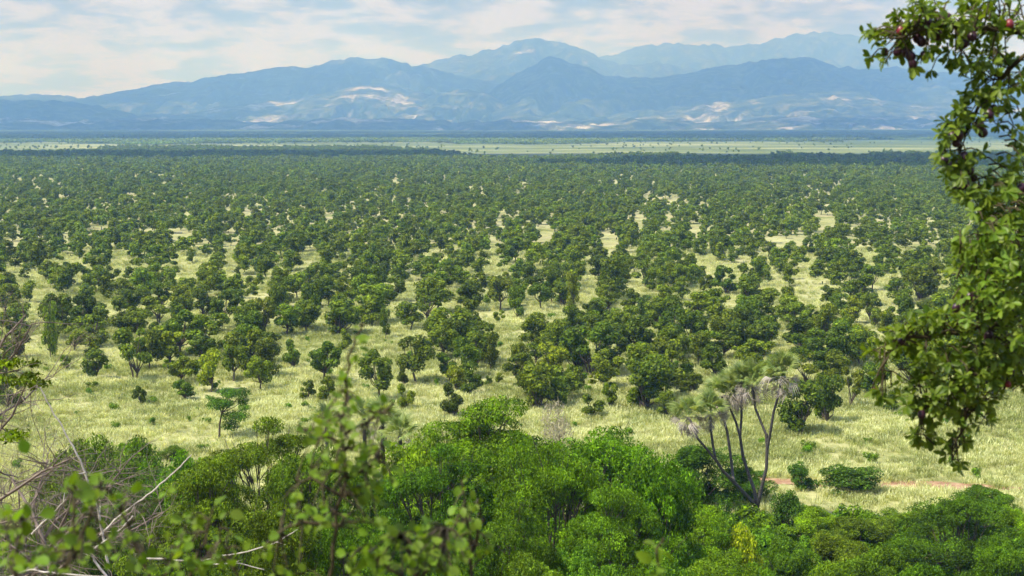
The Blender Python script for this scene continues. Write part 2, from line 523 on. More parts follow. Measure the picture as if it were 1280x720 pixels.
def build_range(name, label, prof, D, front, back, seed, bare, rough=0.85, nv=120, step=3):
    """A mountain range: crest line at distance D, spurs and gullies down to its foot at D-front."""
    px = np.arange(prof[0][0], prof[-1][0] + 1, step, dtype=float)
    crest = np.interp(px, [p[0] for p in prof], [p[1] for p in prof])
    k = np.ones(3) / 3
    crest[1:-1] = np.convolve(crest, k, 'valid')
    X0 = (px - 640) / F * D
    crest += (fbm(X0 / 420 + seed, X0 * 0 + seed, 6) - 0.5) * 9.0 + (np.abs(fbm(X0 / 150 + seed * 2, X0 * 0 + 3, 5) - 0.5) - 0.1) * 14.0
    H = EYE + (158 - crest) / F * D * 1.012
    v = np.linspace(0, 1, nv)
    c = front / (front + back)
    dist = D - front + v * (front + back)
    X, Y = np.meshgrid(X0, dist)
    V = np.repeat(v[:, None], len(px), 1)
    n = fbm(X / (front * 0.28) + seed * 3.1, Y / (front * 0.75) + seed, 5)
    rid = 1 - np.abs(2 * n - 1)
    s = np.where(V < c, V / c, (1 - V) / (1 - c))
    s = np.clip(s, 0, 1)
    ex = 1.15 + 2.2 * (rid - 0.55)
    Zs = s ** np.clip(ex, 0.55, 3.0)
    det = (0.75 - np.abs(2 * fbm(X / (front * 0.11) + seed, Y / (front * 0.2), 5) - 1) * 1.6)
    base = hgt(X, Y) - 40
    Zs = np.minimum(Zs + det * rough * s * (1 - s) * 2.2, s ** 0.85)
    Z = base + (np.maximum(H[None, :], 5) - base) * Zs
    nu = len(px); idx = np.arange(nv * nu).reshape(nv, nu)
    f = np.stack([idx[:-1, :-1], idx[:-1, 1:], idx[1:, 1:], idx[1:, :-1]], -1).reshape(-1, 4)
    mb = MB(); mb.add(np.stack([X, Y, Z], -1).reshape(-1, 3), f)
    o = mb.build(name, mountain_material(label, bare), smooth=True)
    tag(o, label, kind='structure')
    return o


build_range('mountain', 'palest mountain range highest on the skyline', [(380, 150), (470, 110), (560, 85), (640, 92), (700, 84), (760, 70), (800, 60), (830, 55), (870, 59), (910, 60), (950, 54), (985, 47), (1015, 43), (1045, 47), (1085, 54), (1130, 58), (1180, 66), (1240, 72), (1300, 74), (1370, 88), (1450, 120)], 18500, 3600, 2200, 1.0, 0.70)
build_range('mountain', 'blue rounded mountain in the middle of the skyline', [(330, 150), (400, 110), (480, 92), (545, 80), (580, 70), (615, 63), (645, 54), (668, 52), (700, 56), (740, 70), (775, 80), (810, 79), (850, 84), (900, 95), (960, 112), (1030, 140)], 15600, 3300, 1800, 4.0, 0.665)
build_range('mountain', 'long ridge climbing from the left to a double summit', [(-160, 130), (-60, 124), (20, 122), (60, 118), (110, 121), (170, 113), (215, 104), (245, 105), (262, 98), (300, 93), (345, 89), (385, 87), (410, 79), (440, 74), (470, 73), (498, 77), (512, 83), (560, 92), (620, 104), (700, 120), (760, 140)], 13600, 2900, 1600, 7.0, 0.63)
build_range('mountain', 'dark blue ridge below the right half of the skyline', [(560, 150), (610, 118), (650, 90), (684, 70), (708, 77), (750, 92), (800, 98), (850, 93), (880, 86), (915, 80), (950, 77), (985, 74), (1010, 76), (1035, 84), (1070, 88), (1120, 86), (1170, 92), (1240, 100), (1330, 112), (1420, 140)], 11800, 2700, 1500, 11.0, 0.71)
build_range('hill', 'dark conical hill in the middle of the foothills', [(470, 156), (505, 138), (535, 122), (555, 113), (575, 109), (600, 112), (625, 124), (650, 136), (700, 150), (730, 157)], 10400, 1300, 900, 15.0, 0.66, nv=80)
build_range('hill', 'low dark blue hill behind the left end of the plain', [(-140, 128), (-60, 125), (20, 123), (70, 125), (105, 130), (140, 139), (190, 146), (230, 156)], 10200, 1400, 900, 19.0, 0.70, nv=80)
build_range('hill', 'pale dissected foothills left of the conical hill', [(150, 155), (220, 146), (290, 136), (340, 128), (400, 119), (450, 111), (490, 110), (540, 117), (590, 130), (640, 144), (700, 155)], 10800, 1700, 1000, 23.0, 0.57, nv=90)
build_range('hill', 'pale rocky foothills below the dark right ridge', [(660, 152), (760, 146), (830, 138), (900, 130), (960, 122), (1010, 117), (1060, 120), (1120, 127), (1200, 130), (1300, 136), (1400, 150)], 9900, 1600, 1000, 29.0, 0.575, nv=90)
build_range('hill', 'lowest foothills along the back edge of the plain', [(-150, 150), (0, 149), (100, 150), (200, 147), (320, 151), (430, 147), (520, 150), (640, 148), (700, 151), (790, 147), (880, 152), (1000, 146), (1100, 150), (1200, 147), (1400, 151)], 8300, 900, 700, 37.0, 0.56, nv=50)


def build_clouds():
    """Flat based cumulus above the haze; they stand over the plain and the hills and shade them."""
    m, t = new_mat('cloud')
    bs = nd(t, 'ShaderNodeBsdfDiffuse'); bs.inputs[0].default_value = (0.9, 0.9, 0.9, 1)
    out = nd(t, 'ShaderNodeOutputMaterial'); ln(t, bs.outputs[0], out.inputs['Surface'])
    alt = 1750.0
    spots = [  # where the shade of each cloud falls: x, y, half width, half depth
        (420, 1100, 380, 210), (-380, 1310, 430, 150), (60, 1420, 260, 90),
        (-900, 3600, 950, 900), (500, 3700, 1000, 850), (1700, 4500, 900, 1100), (-1500, 5600, 1300, 1100), (300, 5700, 1300, 1100), (1900, 6600, 1100, 900),
        (-2900, 8000, 1100, 700), (-700, 8100, 900, 600), (2500, 8300, 900, 500),
        (-3400, 9900, 1400, 1200), (-1500, 11600, 1000, 750), (1300, 11200, 1900, 1250), (3600, 11400, 900, 800),
        (-2600, 12900, 1500, 800), (0, 13300, 900, 600), (2000, 13400, 700, 700), (-1800, 13100, 500, 500), (3600, 13800, 900, 700),
    ]
    rng = np.random.RandomState(77)
    for i, (gx, gy, rx, ry) in enumerate(spots):
        gz = float(hgt(gx, gy)) + (300 if gy > 9000 else 0)
        k = (alt - gz) / TO_SUN.z
        c = (gx + TO_SUN.x * k, gy + TO_SUN.y * k, alt)
        nu, nv = 40, 20
        u = np.linspace(0, 2 * PI, nu, endpoint=False); v = np.linspace(0.02, PI - 0.02, nv)
        U, V = np.meshgrid(u, v)
        d = np.stack([np.cos(U) * np.sin(V), np.sin(U) * np.sin(V), np.cos(V)], -1)
        n = fbm(np.cos(U) * 1.7 + i * 5.1 + d[..., 2] * 1.3 + 40, np.sin(U) * 1.7 + i * 2.7 + d[..., 2] + 40, 4)
        sc = 0.55 + 0.9 * n
        h = 0.22 * min(rx, ry)
        P = d * sc[..., None] * np.array([rx, ry, h])
        P[..., 2] = np.where(P[..., 2] < 0, P[..., 2] * 0.25, P[..., 2])
        idx = np.arange(nu * nv).reshape(nv, nu)
        f = np.stack([idx[:-1], np.roll(idx, -1, 1)[:-1], np.roll(idx, -1, 1)[1:], idx[1:]], -1).reshape(-1, 4)
        mb = MB(); mb.add(P.reshape(-1, 3), f)
        o = mb.build('cloud', m, smooth=True)
        o.location = c
        tag(o, kind='structure')


build_clouds()


def build_haze():
    m = bpy.data.materials.new('thin blue haze')
    m.use_nodes = True
    t = m.node_tree
    t.nodes.clear()
    pv = nd(t, 'ShaderNodeVolumePrincipled')
    pv.inputs['Color'].default_value = (0.235, 0.48, 1.0, 1)      # air scatters blue most and absorbs nothing
    pv.inputs['Absorption Color'].default_value = (1, 1, 1, 1)
    pv.inputs['Density'].default_value = 0.00018
    pv.inputs['Anisotropy'].default_value = 0.1
    out = nd(t, 'ShaderNodeOutputMaterial'); ln(t, pv.outputs[0], out.inputs['Volume'])
    x, y0, y1, z0, z1 = 26500, -26500, 26500, -45, 1330
    v = [(-x, y0, z0), (x, y0, z0), (x, y1, z0), (-x, y1, z0), (-x, y0, z1), (x, y0, z1), (x, y1, z1), (-x, y1, z1)]
    f = [(0, 3, 2, 1), (4, 5, 6, 7), (0, 1, 5, 4), (1, 2, 6, 5), (2, 3, 7, 6), (3, 0, 4, 7)]
    mb = MB(); mb.add(v, f)
    o = mb.build('haze', m)
    tag(o, kind='stuff')


build_haze()


# ------------------------------------------------------------------ scattered stuff (geometry nodes)
def scatter(name, pts, rot, scl, idx, protos, label):
    """One object: points that carry rotation, scale and variant; geometry nodes stands a plant on each."""
    n = len(pts)
    me = bpy.data.meshes.new(name)
    me.vertices.add(n)
    me.vertices.foreach_set('co', np.asarray(pts, np.float32).ravel())
    a = me.attributes.new('rot', 'FLOAT_VECTOR', 'POINT'); a.data.foreach_set('vector', np.asarray(rot, np.float32).ravel())
    a = me.attributes.new('scl', 'FLOAT_VECTOR', 'POINT'); a.data.foreach_set('vector', np.asarray(scl, np.float32).ravel())
    a = me.attributes.new('idx', 'INT', 'POINT'); a.data.foreach_set('value', np.asarray(idx, np.int32))
    c = bpy.data.collections.new(name + ' variants')
    for p in protos:
        c.objects.link(p)
    g = bpy.data.node_groups.new(name, 'GeometryNodeTree')
    g.interface.new_socket('Geometry', in_out='INPUT', socket_type='NodeSocketGeometry')
    g.interface.new_socket('Geometry', in_out='OUTPUT', socket_type='NodeSocketGeometry')
    gi = g.nodes.new('NodeGroupInput'); go = g.nodes.new('NodeGroupOutput')
    ci = g.nodes.new('GeometryNodeCollectionInfo')
    ci.inputs['Collection'].default_value = c
    ci.inputs['Separate Children'].default_value = True
    ci.inputs['Reset Children'].default_value = True
    ip = g.nodes.new('GeometryNodeInstanceOnPoints')
    ip.inputs['Pick Instance'].default_value = True

    def attr(nm, ty):
        q = g.nodes.new('GeometryNodeInputNamedAttribute'); q.data_type = ty
        q.inputs['Name'].default_value = nm
        return q.outputs['Attribute']
    g.links.new(gi.outputs[0], ip.inputs['Points'])
    g.links.new(ci.outputs[0], ip.inputs['Instance'])
    g.links.new(attr('idx', 'INT'), ip.inputs['Instance Index'])
    g.links.new(attr('rot', 'FLOAT_VECTOR'), ip.inputs['Rotation'])
    g.links.new(attr('scl', 'FLOAT_VECTOR'), ip.inputs['Scale'])
    g.links.new(ip.outputs[0], go.inputs[0])
    o = link(name, me)
    md = o.modifiers.new('scatter', 'NODES'); md.node_group = g
    tag(o, label, kind='stuff')
    return o


def proto_obj(name, me):
    return bpy.data.objects.new(name, me)


# ------------------------------------------------------------------ tree shapes
def unit(rng, n, up=0.0):
    d = rng.normal(size=(n, 3))
    d[:, 2] += up
    return d / (np.linalg.norm(d, axis=1)[:, None] + 1e-9)


def crown_leaves(mb, lobes, n, L, Wd, rng, up=0.35, inner=0.55, flat=0.0, outw=0.9, jit=0.42, gap=0.0):
    w = np.array([r[0] * r[1] + r[0] * r[2] + r[1] * r[2] for _, r in lobes]); w /= w.sum()
    for (c, r), k in zip(lobes, rng.multinomial(n, w)):
        if k == 0:
            continue
        d = unit(rng, k, 0.25)
        if gap:
            q = d * np.array(r) + np.array(c)
            d = d[fbm(q[:, 0] * 2.2 + q[:, 2] * 1.3 + 31, q[:, 1] * 2.2 - q[:, 2] * 1.7 + 57, 3) > gap]
            k = len(d)
            if k == 0:
                continue
        rad = inner + (1.08 - inner) * rng.rand(k) ** 0.6
        p = np.array(c) + d * np.array(r) * rad[:, None]
        nr = d * outw + rng.normal(size=(k, 3)) * jit
        nr[:, 2] += up + flat
        nr /= np.linalg.norm(nr, axis=1)[:, None] + 1e-9
        s = 0.7 + 0.6 * rng.rand(k)
        mb.leaves(p, nr, L * s, Wd * s, rng)


def savanna_shape(seed, style):
    """Trunk and lobes of one tree about 5 m wide and 5.5 m tall."""
    rng = np.random.RandomState(seed)
    lobes = []
    if style == 'bush':
        nl, z0, z1, spread = 13, 0.9, 4.6, 1.75
    elif style == 'spreading':
        nl, z0, z1, spread = 12, 1.8, 4.9, 1.95
    elif style == 'tall':
        nl, z0, z1, spread = 12, 1.1, 5.0, 1.5
    else:  # open
        nl, z0, z1, spread = 10, 2.0, 4.9, 2.05
    for k in range(nl):
        f = (k + 0.5) / nl
        z = z0 + (z1 - z0) * f
        a = rng.rand() * 2 * PI + k * 2.4
        env = math.sqrt(max(0.05, 1 - ((f - 0.42) / 0.72) ** 2))
        rr = spread * env * math.sqrt(0.1 + 0.9 * rng.rand())
        if style == 'open':
            rr = spread * env * (0.55 + 0.45 * rng.rand())
        R = (0.58 + 0.5 * rng.rand()) * (0.85 if style == 'open' else 1.0)
        lobes.append(((rr * math.cos(a), rr * math.sin(a), z), (R, R * (0.85 + .3 * rng.rand()), R * (0.62 + 0.25 * rng.rand()))))
    tr = MB()
    fork = {'bush': 0.35, 'spreading': 1.2, 'tall': 0.9, 'open': 0.7}[style]
    lean = rng.normal(size=2) * 0.15
    base = Vector((0, 0, -0.25)); fk = Vector((lean[0], lean[1], fork))
    tr.tube([base, fk * 0.5, fk], [0.17, 0.13, 0.12], 6)
    if style in ('open', 'bush'):
        for q in range(2):
            a = rng.rand() * 6.28
            b2 = Vector((0.3 * math.cos(a), 0.3 * math.sin(a), -0.2))
            tr.tube([b2, b2 * 1.8 + Vector((0, 0, 1.3)), b2 * 3 + Vector((0, 0, 2.4))], [0.1, 0.08, 0.05], 5)
    for (c, r) in lobes:
        c = Vector(c)
        mid = fk.lerp(c, 0.5) + Vector(rng.normal(size=3) * 0.15) - Vector((0, 0, 0.15))
        tr.tube([fk, mid, c], [0.085, 0.055, 0.02], 4)
    return tr, lobes, rng


STYLES = ['bush', 'spreading', 'tall', 'open', 'bush', 'spreading', 'tall', 'open', 'bush', 'spreading', 'bush', 'open', 'tall', 'spreading']
TREES = []
for i, st in enumerate(STYLES):
    tr, lobes, rng = savanna_shape(100 + i, st)
    cr = MB(); crown_leaves(cr, lobes, {'bush': 3000, 'spreading': 2600, 'tall': 2400, 'open': 1900}[st], 0.175, 0.105, rng)
    far = MB(); crown_leaves(far, lobes, 520, 0.36, 0.25, np.random.RandomState(i))
    far.v += tr.v[:1]  # trunk of the far version
    far.f[4] += [f + far.n for f in tr.f[4][:1]]; far.n += len(tr.v[0])
    mid = MB(); crown_leaves(mid, lobes, 1300, 0.25, 0.16, np.random.RandomState(i + 50))
    mid.v += tr.v[:1]; mid.f[4] += [f + mid.n for f in tr.f[4][:1]]; mid.n += len(tr.v[0])
    TREES.append(dict(style=st, trunk=tr.mesh('trunk', M['bark']), crown=cr.mesh('crown', M['tree_leaf']),
                      far=far.mesh('far tree', M['tree_leaf']), mid=mid.mesh('far tree', M['tree_leaf'])))

# ------------------------------------------------------------------ the plain: trees one can count
# base x, base y, crown width, height in pixels of the photograph, style
FRONT = [
    (170, 476, 50, 66, 'open'), (187, 463, 38, 50, 'spreading'), (119, 474, 34, 38, 'bush'), (82, 462, 17, 16, 'bush'), (116, 487, 17, 10, 'bush'), (176, 509, 19, 26, 'spreading'),
    (63, 450, 23, 68, 'tall'), (93, 442, 34, 34, 'spreading'), (70, 425, 48, 55, 'tall'), (100, 413, 46, 48, 'bush'), (120, 414, 17, 22, 'bush'),
    (230, 499, 30, 24, 'bush'), (226, 480, 42, 34, 'spreading'), (264, 490, 38, 52, 'tall'), (292, 476, 36, 46, 'spreading'), (325, 488, 36, 42, 'spreading'), (303, 455, 30, 36, 'bush'),
    (225, 446, 60, 56, 'spreading'), (200, 436, 30, 34, 'bush'), (248, 436, 30, 40, 'open'), (278, 411, 44, 46, 'spreading'), (312, 425, 38, 46, 'bush'), (160, 417, 52, 46, 'bush'),
    (12, 512, 34, 48, 'bush'), (22, 448, 42, 48, 'bush'), (8, 470, 30, 44, 'bush'),
    (366, 460, 29, 35, 'bush'), (405, 478, 46, 50, 'spreading'), (384, 501, 20, 26, 'bush'), (406, 501, 28, 30, 'bush'), (431, 440, 20, 30, 'bush'),
    (474, 500, 50, 60, 'spreading'), (504, 482, 20, 24, 'bush'), (507, 513, 26, 34, 'bush'), (520, 479, 50, 58, 'spreading'), (567, 437, 64, 52, 'bush'), (563, 479, 34, 42, 'open'),
    (596, 462, 30, 44, 'open'), (613, 463, 22, 44, 'tall'), (589, 493, 32, 32, 'bush'), (566, 523, 34, 44, 'bush'), (610, 482, 12, 13, 'bush'), (624, 481, 14, 14, 'spreading'),
    (513, 413, 40, 35, 'spreading'), (482, 424, 17, 37, 'tall'), (425, 419, 56, 46, 'bush'), (465, 403, 60, 50, 'bush'), (390, 406, 32, 50, 'tall'), (350, 400, 30, 42, 'tall'), (328, 423, 34, 52, 'bush'), (366, 405, 22, 22, 'bush'),
    (545, 391, 56, 44, 'spreading'), (588, 388, 40, 36, 'bush'), (625, 388, 40, 42, 'spreading'),
    (672, 438, 52, 46, 'bush'), (669, 457, 30, 28, 'spreading'), (671, 514, 54, 62, 'bush'), (700, 511, 34, 40, 'bush'), (719, 489, 26, 34, 'bush'), (740, 469, 66, 64, 'open'),
    (792, 449, 56, 54, 'spreading'), (840, 434, 46, 50, 'open'), (806, 514, 68, 68, 'bush'), (762, 511, 20, 34, 'bush'), (740, 522, 32, 30, 'bush'), (833, 523, 32, 36, 'bush'), (712, 452, 24, 40, 'tall'),
    (855, 461, 28, 42, 'tall'), (857, 481, 28, 28, 'bush'), (932, 448, 56, 48, 'bush'), (895, 472, 42, 42, 'bush'), (822, 462, 30, 34, 'bush'), (905, 425, 40, 38, 'spreading'), (880, 424, 16, 26, 'tall'),
    (735, 411, 32, 34, 'bush'), (648, 398, 24, 42, 'bush'), (676, 386, 34, 34, 'spreading'), (716, 390, 19, 46, 'tall'), (714, 409, 13, 15, 'bush'), (765, 374, 44, 52, 'tall'), (805, 332, 20, 30, 'bush'),
    (786, 392, 30, 30, 'bush'), (825, 412, 44, 40, 'spreading'), (870, 400, 40, 36, 'bush'), (935, 378, 40, 34, 'bush'), (955, 414, 36, 34, 'bush'),
    (1000, 543, 58, 70, 'bush'), (1032, 530, 42, 66, 'bush'), (1064, 510, 30, 52, 'open'), (1092, 494, 40, 42, 'bush'), (1055, 452, 42, 52, 'spreading'), (1002, 440, 46, 42, 'bush'), (1030, 427, 34, 46, 'tall'),
    (1126, 409, 36, 38, 'bush'), (1072, 382, 50, 40, 'bush'), (1150, 376, 46, 42, 'bush'), (1094, 409, 20, 24, 'bush'), (1112, 516, 26, 28, 'bush'), (985, 405, 40, 36, 'bush'), (1140, 420, 30, 34, 'spreading'),
    (1207, 562, 16, 22, 'bush'), (1175, 500, 44, 44, 'bush'), (1225, 492, 50, 52, 'spreading'), (1262, 478, 44, 48, 'bush'), (1190, 440, 46, 44, 'bush'), (1235, 430, 48, 44, 'spreading'), (1040, 480, 34, 40, 'bush'), (968, 480, 34, 36, 'bush'),
]
GAPS = [
    (15, 309, 16, 7), (85, 330, 14, 9), (146, 329, 22, 11), (40, 359, 22, 8), (45, 400, 8, 30), (128, 385, 14, 9), (137, 420, 10, 26), (250, 346, 26, 10), (232, 358, 10, 6), (292, 356, 22, 8),
    (395, 331, 27, 12), (378, 348, 15, 10), (510, 362, 22, 12), (588, 346, 9, 14), (630, 318, 13, 8), (562, 331, 11, 8), (735, 347, 13, 18), (815, 341, 14, 17), (690, 398, 30, 15), (770, 398, 11, 12),
    (905, 347, 14, 18), (845, 341, 8, 11), (655, 410, 20, 20), (975, 315, 12, 12), (1000, 352, 13, 9), (975, 418, 14, 15), (1090, 331, 13, 14), (1106, 366, 11, 22), (1110, 392, 9, 18), (1146, 321, 15, 9),
    (1045, 372, 7, 10), (340, 295, 9, 10), (215, 303, 10, 7), (297, 297, 14, 6), (128, 292, 12, 5), (680, 295, 11, 16), (640, 280, 10, 6), (800, 290, 7, 25), (830, 255, 18, 6), (1030, 285, 12, 14), (1000, 305, 20, 9),
    (495, 233, 6, 8), (975, 310, 16, 8), (950, 320, 10, 8), (110, 290, 8, 4), (410, 335, 12, 8), (880, 335, 8, 10),
]
GA = np.array(GAPS, float)


def in_gap(px, py):
    return bool((((px - GA[:, 0]) / GA[:, 2]) ** 2 + ((py - 1 - GA[:, 1]) / GA[:, 3]) ** 2 < 1).any())


by_style = {}
for i, t in enumerate(TREES):
    by_style.setdefault(t['style'], []).append(i)
trees = []       # dicts: x, y, w, h, variant
occ = []
for (px, py, w, h, st) in FRONT:
    p = ground_at(px, py)
    m = p.y / F
    trees.append(dict(x=p.x, y=p.y, w=w * m * 1.08, h=h * m * 1.13, v=random.choice(by_style[st]), st=st))
    occ.append((p.x, p.y))
occ_a = np.array(occ)

# the random woodland behind: jittered grid, thinned by clearings
rng = np.random.RandomState(21)


DENSE = np.array([(270, 450, 75, 42), (90, 420, 42, 42), (420, 402, 90, 24), (565, 440, 40, 46), (700, 482, 60, 38), (800, 445, 120, 62), (900, 440, 80, 52), (1020, 432, 62, 56), (1190, 430, 90, 80), (40, 400, 60, 30), (200, 400, 100, 20), (320, 410, 50, 22), (600, 390, 60, 14)], float)


def candidates(y0, y1, cell, wide=0.42):
    ys = np.arange(y0, y1, cell)
    out = []
    for y in ys:
        n = int(2 * (wide * y + 12) / cell) + 1
        x = (np.arange(n) - n / 2 + 0.5) * cell
        out.append(np.stack([x + (len(out) % 2) * cell * .5 + rng.uniform(-.42, .42, n) * cell, y + rng.uniform(-.42, .42, n) * cell], -1))
    return np.concatenate(out)


keep = []
for x, y in candidates(136, 200, 4.4):
    px, py = to_px(x, y, 0.1)
    inside = ((((px - DENSE[:, 0]) / DENSE[:, 2]) ** 2 + ((py - DENSE[:, 1]) / DENSE[:, 3]) ** 2) < 1).any()
    if inside and not in_gap(px, py) and rng.rand() < 0.7 and (((occ_a[:, 0] - x) ** 2 + (occ_a[:, 1] - y) ** 2) > 2.3 ** 2).all():
        keep.append((x, y))
near = candidates(178, 420, 4.5)
for x, y in near:
    px, py = to_px(x, y, 0.1)
    if in_gap(px, py):
        continue
    if py > 414 or (((occ_a[:, 0] - x) ** 2 + (occ_a[:, 1] - y) ** 2) < 4.0 ** 2).any():
        continue
    cl = fbm(x / 16 + 50, y / 24 + 50, 3)
    dens = 0.52 + 0.26 * float(sstep(0.36, 0.60, cl))
    if rng.rand() < dens * (0.70 if y < 240 else 0.86):
        keep.append((x, y))
for x, y in keep:
    s = 0.53 + 0.39 * rng.rand()
    if rng.rand() < 0.2:
        s *= 0.55
    st = rng.choice(['bush', 'spreading', 'tall', 'open'], p=[0.42, 0.28, 0.18, 0.12])
    trees.append(dict(x=x, y=y, w=5.4 * s * (0.85 if st == 'tall' else 1.05), h=5.5 * s * (0.9 + 0.25 * rng.rand()), v=int(rng.choice(by_style[st])), st=st))


def apparent(t):
    return t['w'] * t['h'] / t['y'] ** 2


def in_view(t):
    px, py = to_px(t['x'], t['y'], 2.5)
    return -15 < px < 1295


front_ids = set(range(len(FRONT)))
rest = sorted([i for i in range(len(FRONT), len(trees)) if in_view(trees[i])], key=lambda i: -apparent(trees[i]))
chosen = list(range(len(FRONT))) + rest[:300 - len(FRONT)]
chosen_set = set(chosen)
far_list = [trees[i] for i in range(len(trees)) if i not in chosen_set]

# words for each tree: its look first, then where it stands
TONES = [('dark green', (0.70, 0.76, 0.85)), ('mid green', (1.0, 1.0, 1.0)), ('yellowish green', (1.25, 1.16, 0.95)), ('dull olive', (0.98, 0.92, 1.1))]
FORM = {'bush': 'round bushy tree leafy to the ground', 'spreading': 'spreading tree on a short trunk', 'tall': 'upright narrow crowned tree', 'open': 'open crowned tree with several bare stems'}
LOW = {'bush': 'low round bush', 'spreading': 'small short trunked tree', 'tall': 'small upright tree', 'open': 'small open bush'}
ACROSS = ['at the far left edge', 'a tenth across from the left', 'a fifth across from the left', 'three tenths across from the left', 'two fifths across from the left', 'halfway across', 'three fifths across from the left', 'seven tenths across from the left', 'four fifths across from the left', 'nine tenths across from the left', 'at the far right edge']


def row_words(py):
    if py >= 500: return 'out on the front grass'
    if py >= 470: return 'in the front row'
    if py >= 440: return 'in the second row'
    if py >= 415: return 'in the third row'
    if py >= 390: return 'in the fourth row'
    if py >= 365: return 'in the fifth row'
    return 'in the sixth row'


for i in chosen:
    t = trees[i]
    t['px'], t['py'] = to_px(t['x'], t['y'], float(hgt(t['x'], t['y'])))
    t['tone'] = int(rng.choice(4, p=[0.36, 0.38, 0.12, 0.14]))
    small = t['h'] < 3.0
    t['look'] = TONES[t['tone']][0] + ' ' + (LOW if small else FORM)[t['st']]
    t['cell'] = (t['look'], row_words(t['py']), int(np.clip(round(t['px'] / 128), 0, 10)))
cells = {}
for i in chosen:
    cells.setdefault(trees[i]['cell'], []).append(i)
ORD = ['first', 'second', 'third', 'fourth', 'fifth', 'sixth', 'seventh', 'eighth']
SHORT = {'bush': 'bushy tree', 'spreading': 'spreading tree', 'tall': 'narrow tree', 'open': 'open crowned tree'}
for cell, ids in cells.items():
    ids.sort(key=lambda i: trees[i]['px'])
    look, row, a = cell
    for k, i in enumerate(ids):
        t = trees[i]
        small = t['h'] < 3.0
        if len(ids) == 1:
            t['label'] = f'{look} {row} {ACROSS[a]}'
        else:
            sh = TONES[t['tone']][0] + ' ' + (LOW[t['st']] if small else SHORT[t['st']])
            side = {0: 'left one of two', 1: 'right one of two'}[k] if len(ids) == 2 else f'{ORD[k]} of {len(ids)} from left'
            t['label'] = f"{sh} {row} {ACROSS[a].replace(' from the left', '')}, {side}"
        w = t['label'].split()
        if len(t['label'].split()) > 16:
            t['label'] = t['label'].replace(' across,', ' across:').replace(' leafy to the ground', '').replace(' on a short trunk', '').replace(' in the fourth row at the far', ' in the fourth row, far').replace(' edge,', ' edge:').replace(' with several bare stems', '').replace(' from the left ', ' ')
        if len(t['label'].split()) > 16:
            t['label'] = t['label'].replace(' from the left', '')

for i in chosen:
    t = trees[i]
    T = TREES[t['v']]
    z = float(hgt(t['x'], t['y']))
    root = empty('savanna_tree', (t['x'], t['y'], z), rng.rand() * 6.28, (t['w'] / 5.0, t['w'] / 5.0, t['h'] / 5.6))
    tag(root, t['label'], 'tree', 'trees dotted over the grass plain')
    link('trunk', T['trunk'], root)
    c = link('crown', T['crown'], root)
    v = 0.92 + 0.16 * rng.rand()
    c.color = (*[q * v for q in TONES[t['tone']][1]], 1)

# the woodland beyond: one mass
P, R_, Sc, Ix = [], [], [], []
for t in far_list:
    P.append((t['x'], t['y'], float(hgt(t['x'], t['y'])))); Sc.append((t['w'] / 5, t['w'] / 5, t['h'] / 5.6)); Ix.append(t['v'])
m2 = candidates(420, 760, 5.0)
px_, py_ = to_px(m2[:, 0], m2[:, 1], 0 * m2[:, 0])
g = ((((px_[:, None] - GA[None, :, 0]) / GA[None, :, 2]) ** 2 + ((py_[:, None] - 1 - GA[None, :, 1]) / GA[None, :, 3]) ** 2) < 1).any(1)
cl = fbm(m2[:, 0] / 18 + 50, m2[:, 1] / 34 + 50, 3)
ok = (~g) & (rng.rand(len(m2)) < 0.38 + 0.36 * sstep(0.38, 0.58, cl))
m2 = m2[ok]
s = 0.52 + 0.38 * rng.rand(len(m2))
for (x, y), q in zip(m2, s):
    P.append((x, y, float(hgt(x, y)))); Sc.append((q * 1.05, q * 1.05, q * (0.88 + .25 * rng.rand()))); Ix.append(int(rng.randint(len(TREES))))
n = len(P)
rot = np.zeros((n, 3)); rot[:, 2] = rng.rand(n) * 6.28
scatter('woodland', P, rot, Sc, Ix, [proto_obj('far tree %d' % i, T['mid']) for i, T in enumerate(TREES)], 'dense savanna woodland in the middle distance')

m3 = candidates(760, 2000, 6.6)
edge = 420 * (fbm(m3[:, 0] / 110 + 5, m3[:, 1] / 400, 4) - 0.5) + np.interp(m3[:, 0] / m3[:, 1], [-.36, -.30, -.27, -.10, -.03, .2, .36], [1450, 1450, 1880, 1820, 1380, 1330, 1450]) + 120 * (fbm(m3[:, 0] / 260, m3[:, 0] * 0 + 8, 3) - 0.5)
cl = fbm(m3[:, 0] / 40 + 50, m3[:, 1] / 90 + 50, 3)
m3 = m3[(m3[:, 1] < edge) & (rng.rand(len(m3)) < 0.42 + 0.42 * sstep(0.38, 0.5, cl))]
m4 = candidates(1420, 2650, 22.0)      # few trees on the pale grassland behind
tl = np.exp(-((m4[:, 1] - 1850) / 90) ** 2) * (fbm(m4[:, 0] / 120, m4[:, 1] / 60, 3) > 0.42)
m4 = m4[(rng.rand(len(m4)) < 0.05 + 0.75 * tl * (m4[:, 0] < -0.05 * m4[:, 1]) + 0.03)]
m34 = np.concatenate([m3, m4])
n = len(m34)
s = (0.62 + 0.40 * rng.rand(n)) * np.where(np.arange(n) >= len(m3), 0.7, 1)
P = np.column_stack([m34, hgt(m34[:, 0], m34[:, 1])])
rot = np.zeros((n, 3)); rot[:, 2] = rng.rand(n) * 6.28
scatter('woodland', P, rot, np.column_stack([s * 1.15, s * 1.15, s * (0.8 + .35 * rng.rand(n))]), rng.randint(0, len(TREES), n), [proto_obj('far tree %d' % i, T['far']) for i, T in enumerate(TREES)], 'continuous dark woodland towards the back of the plain')

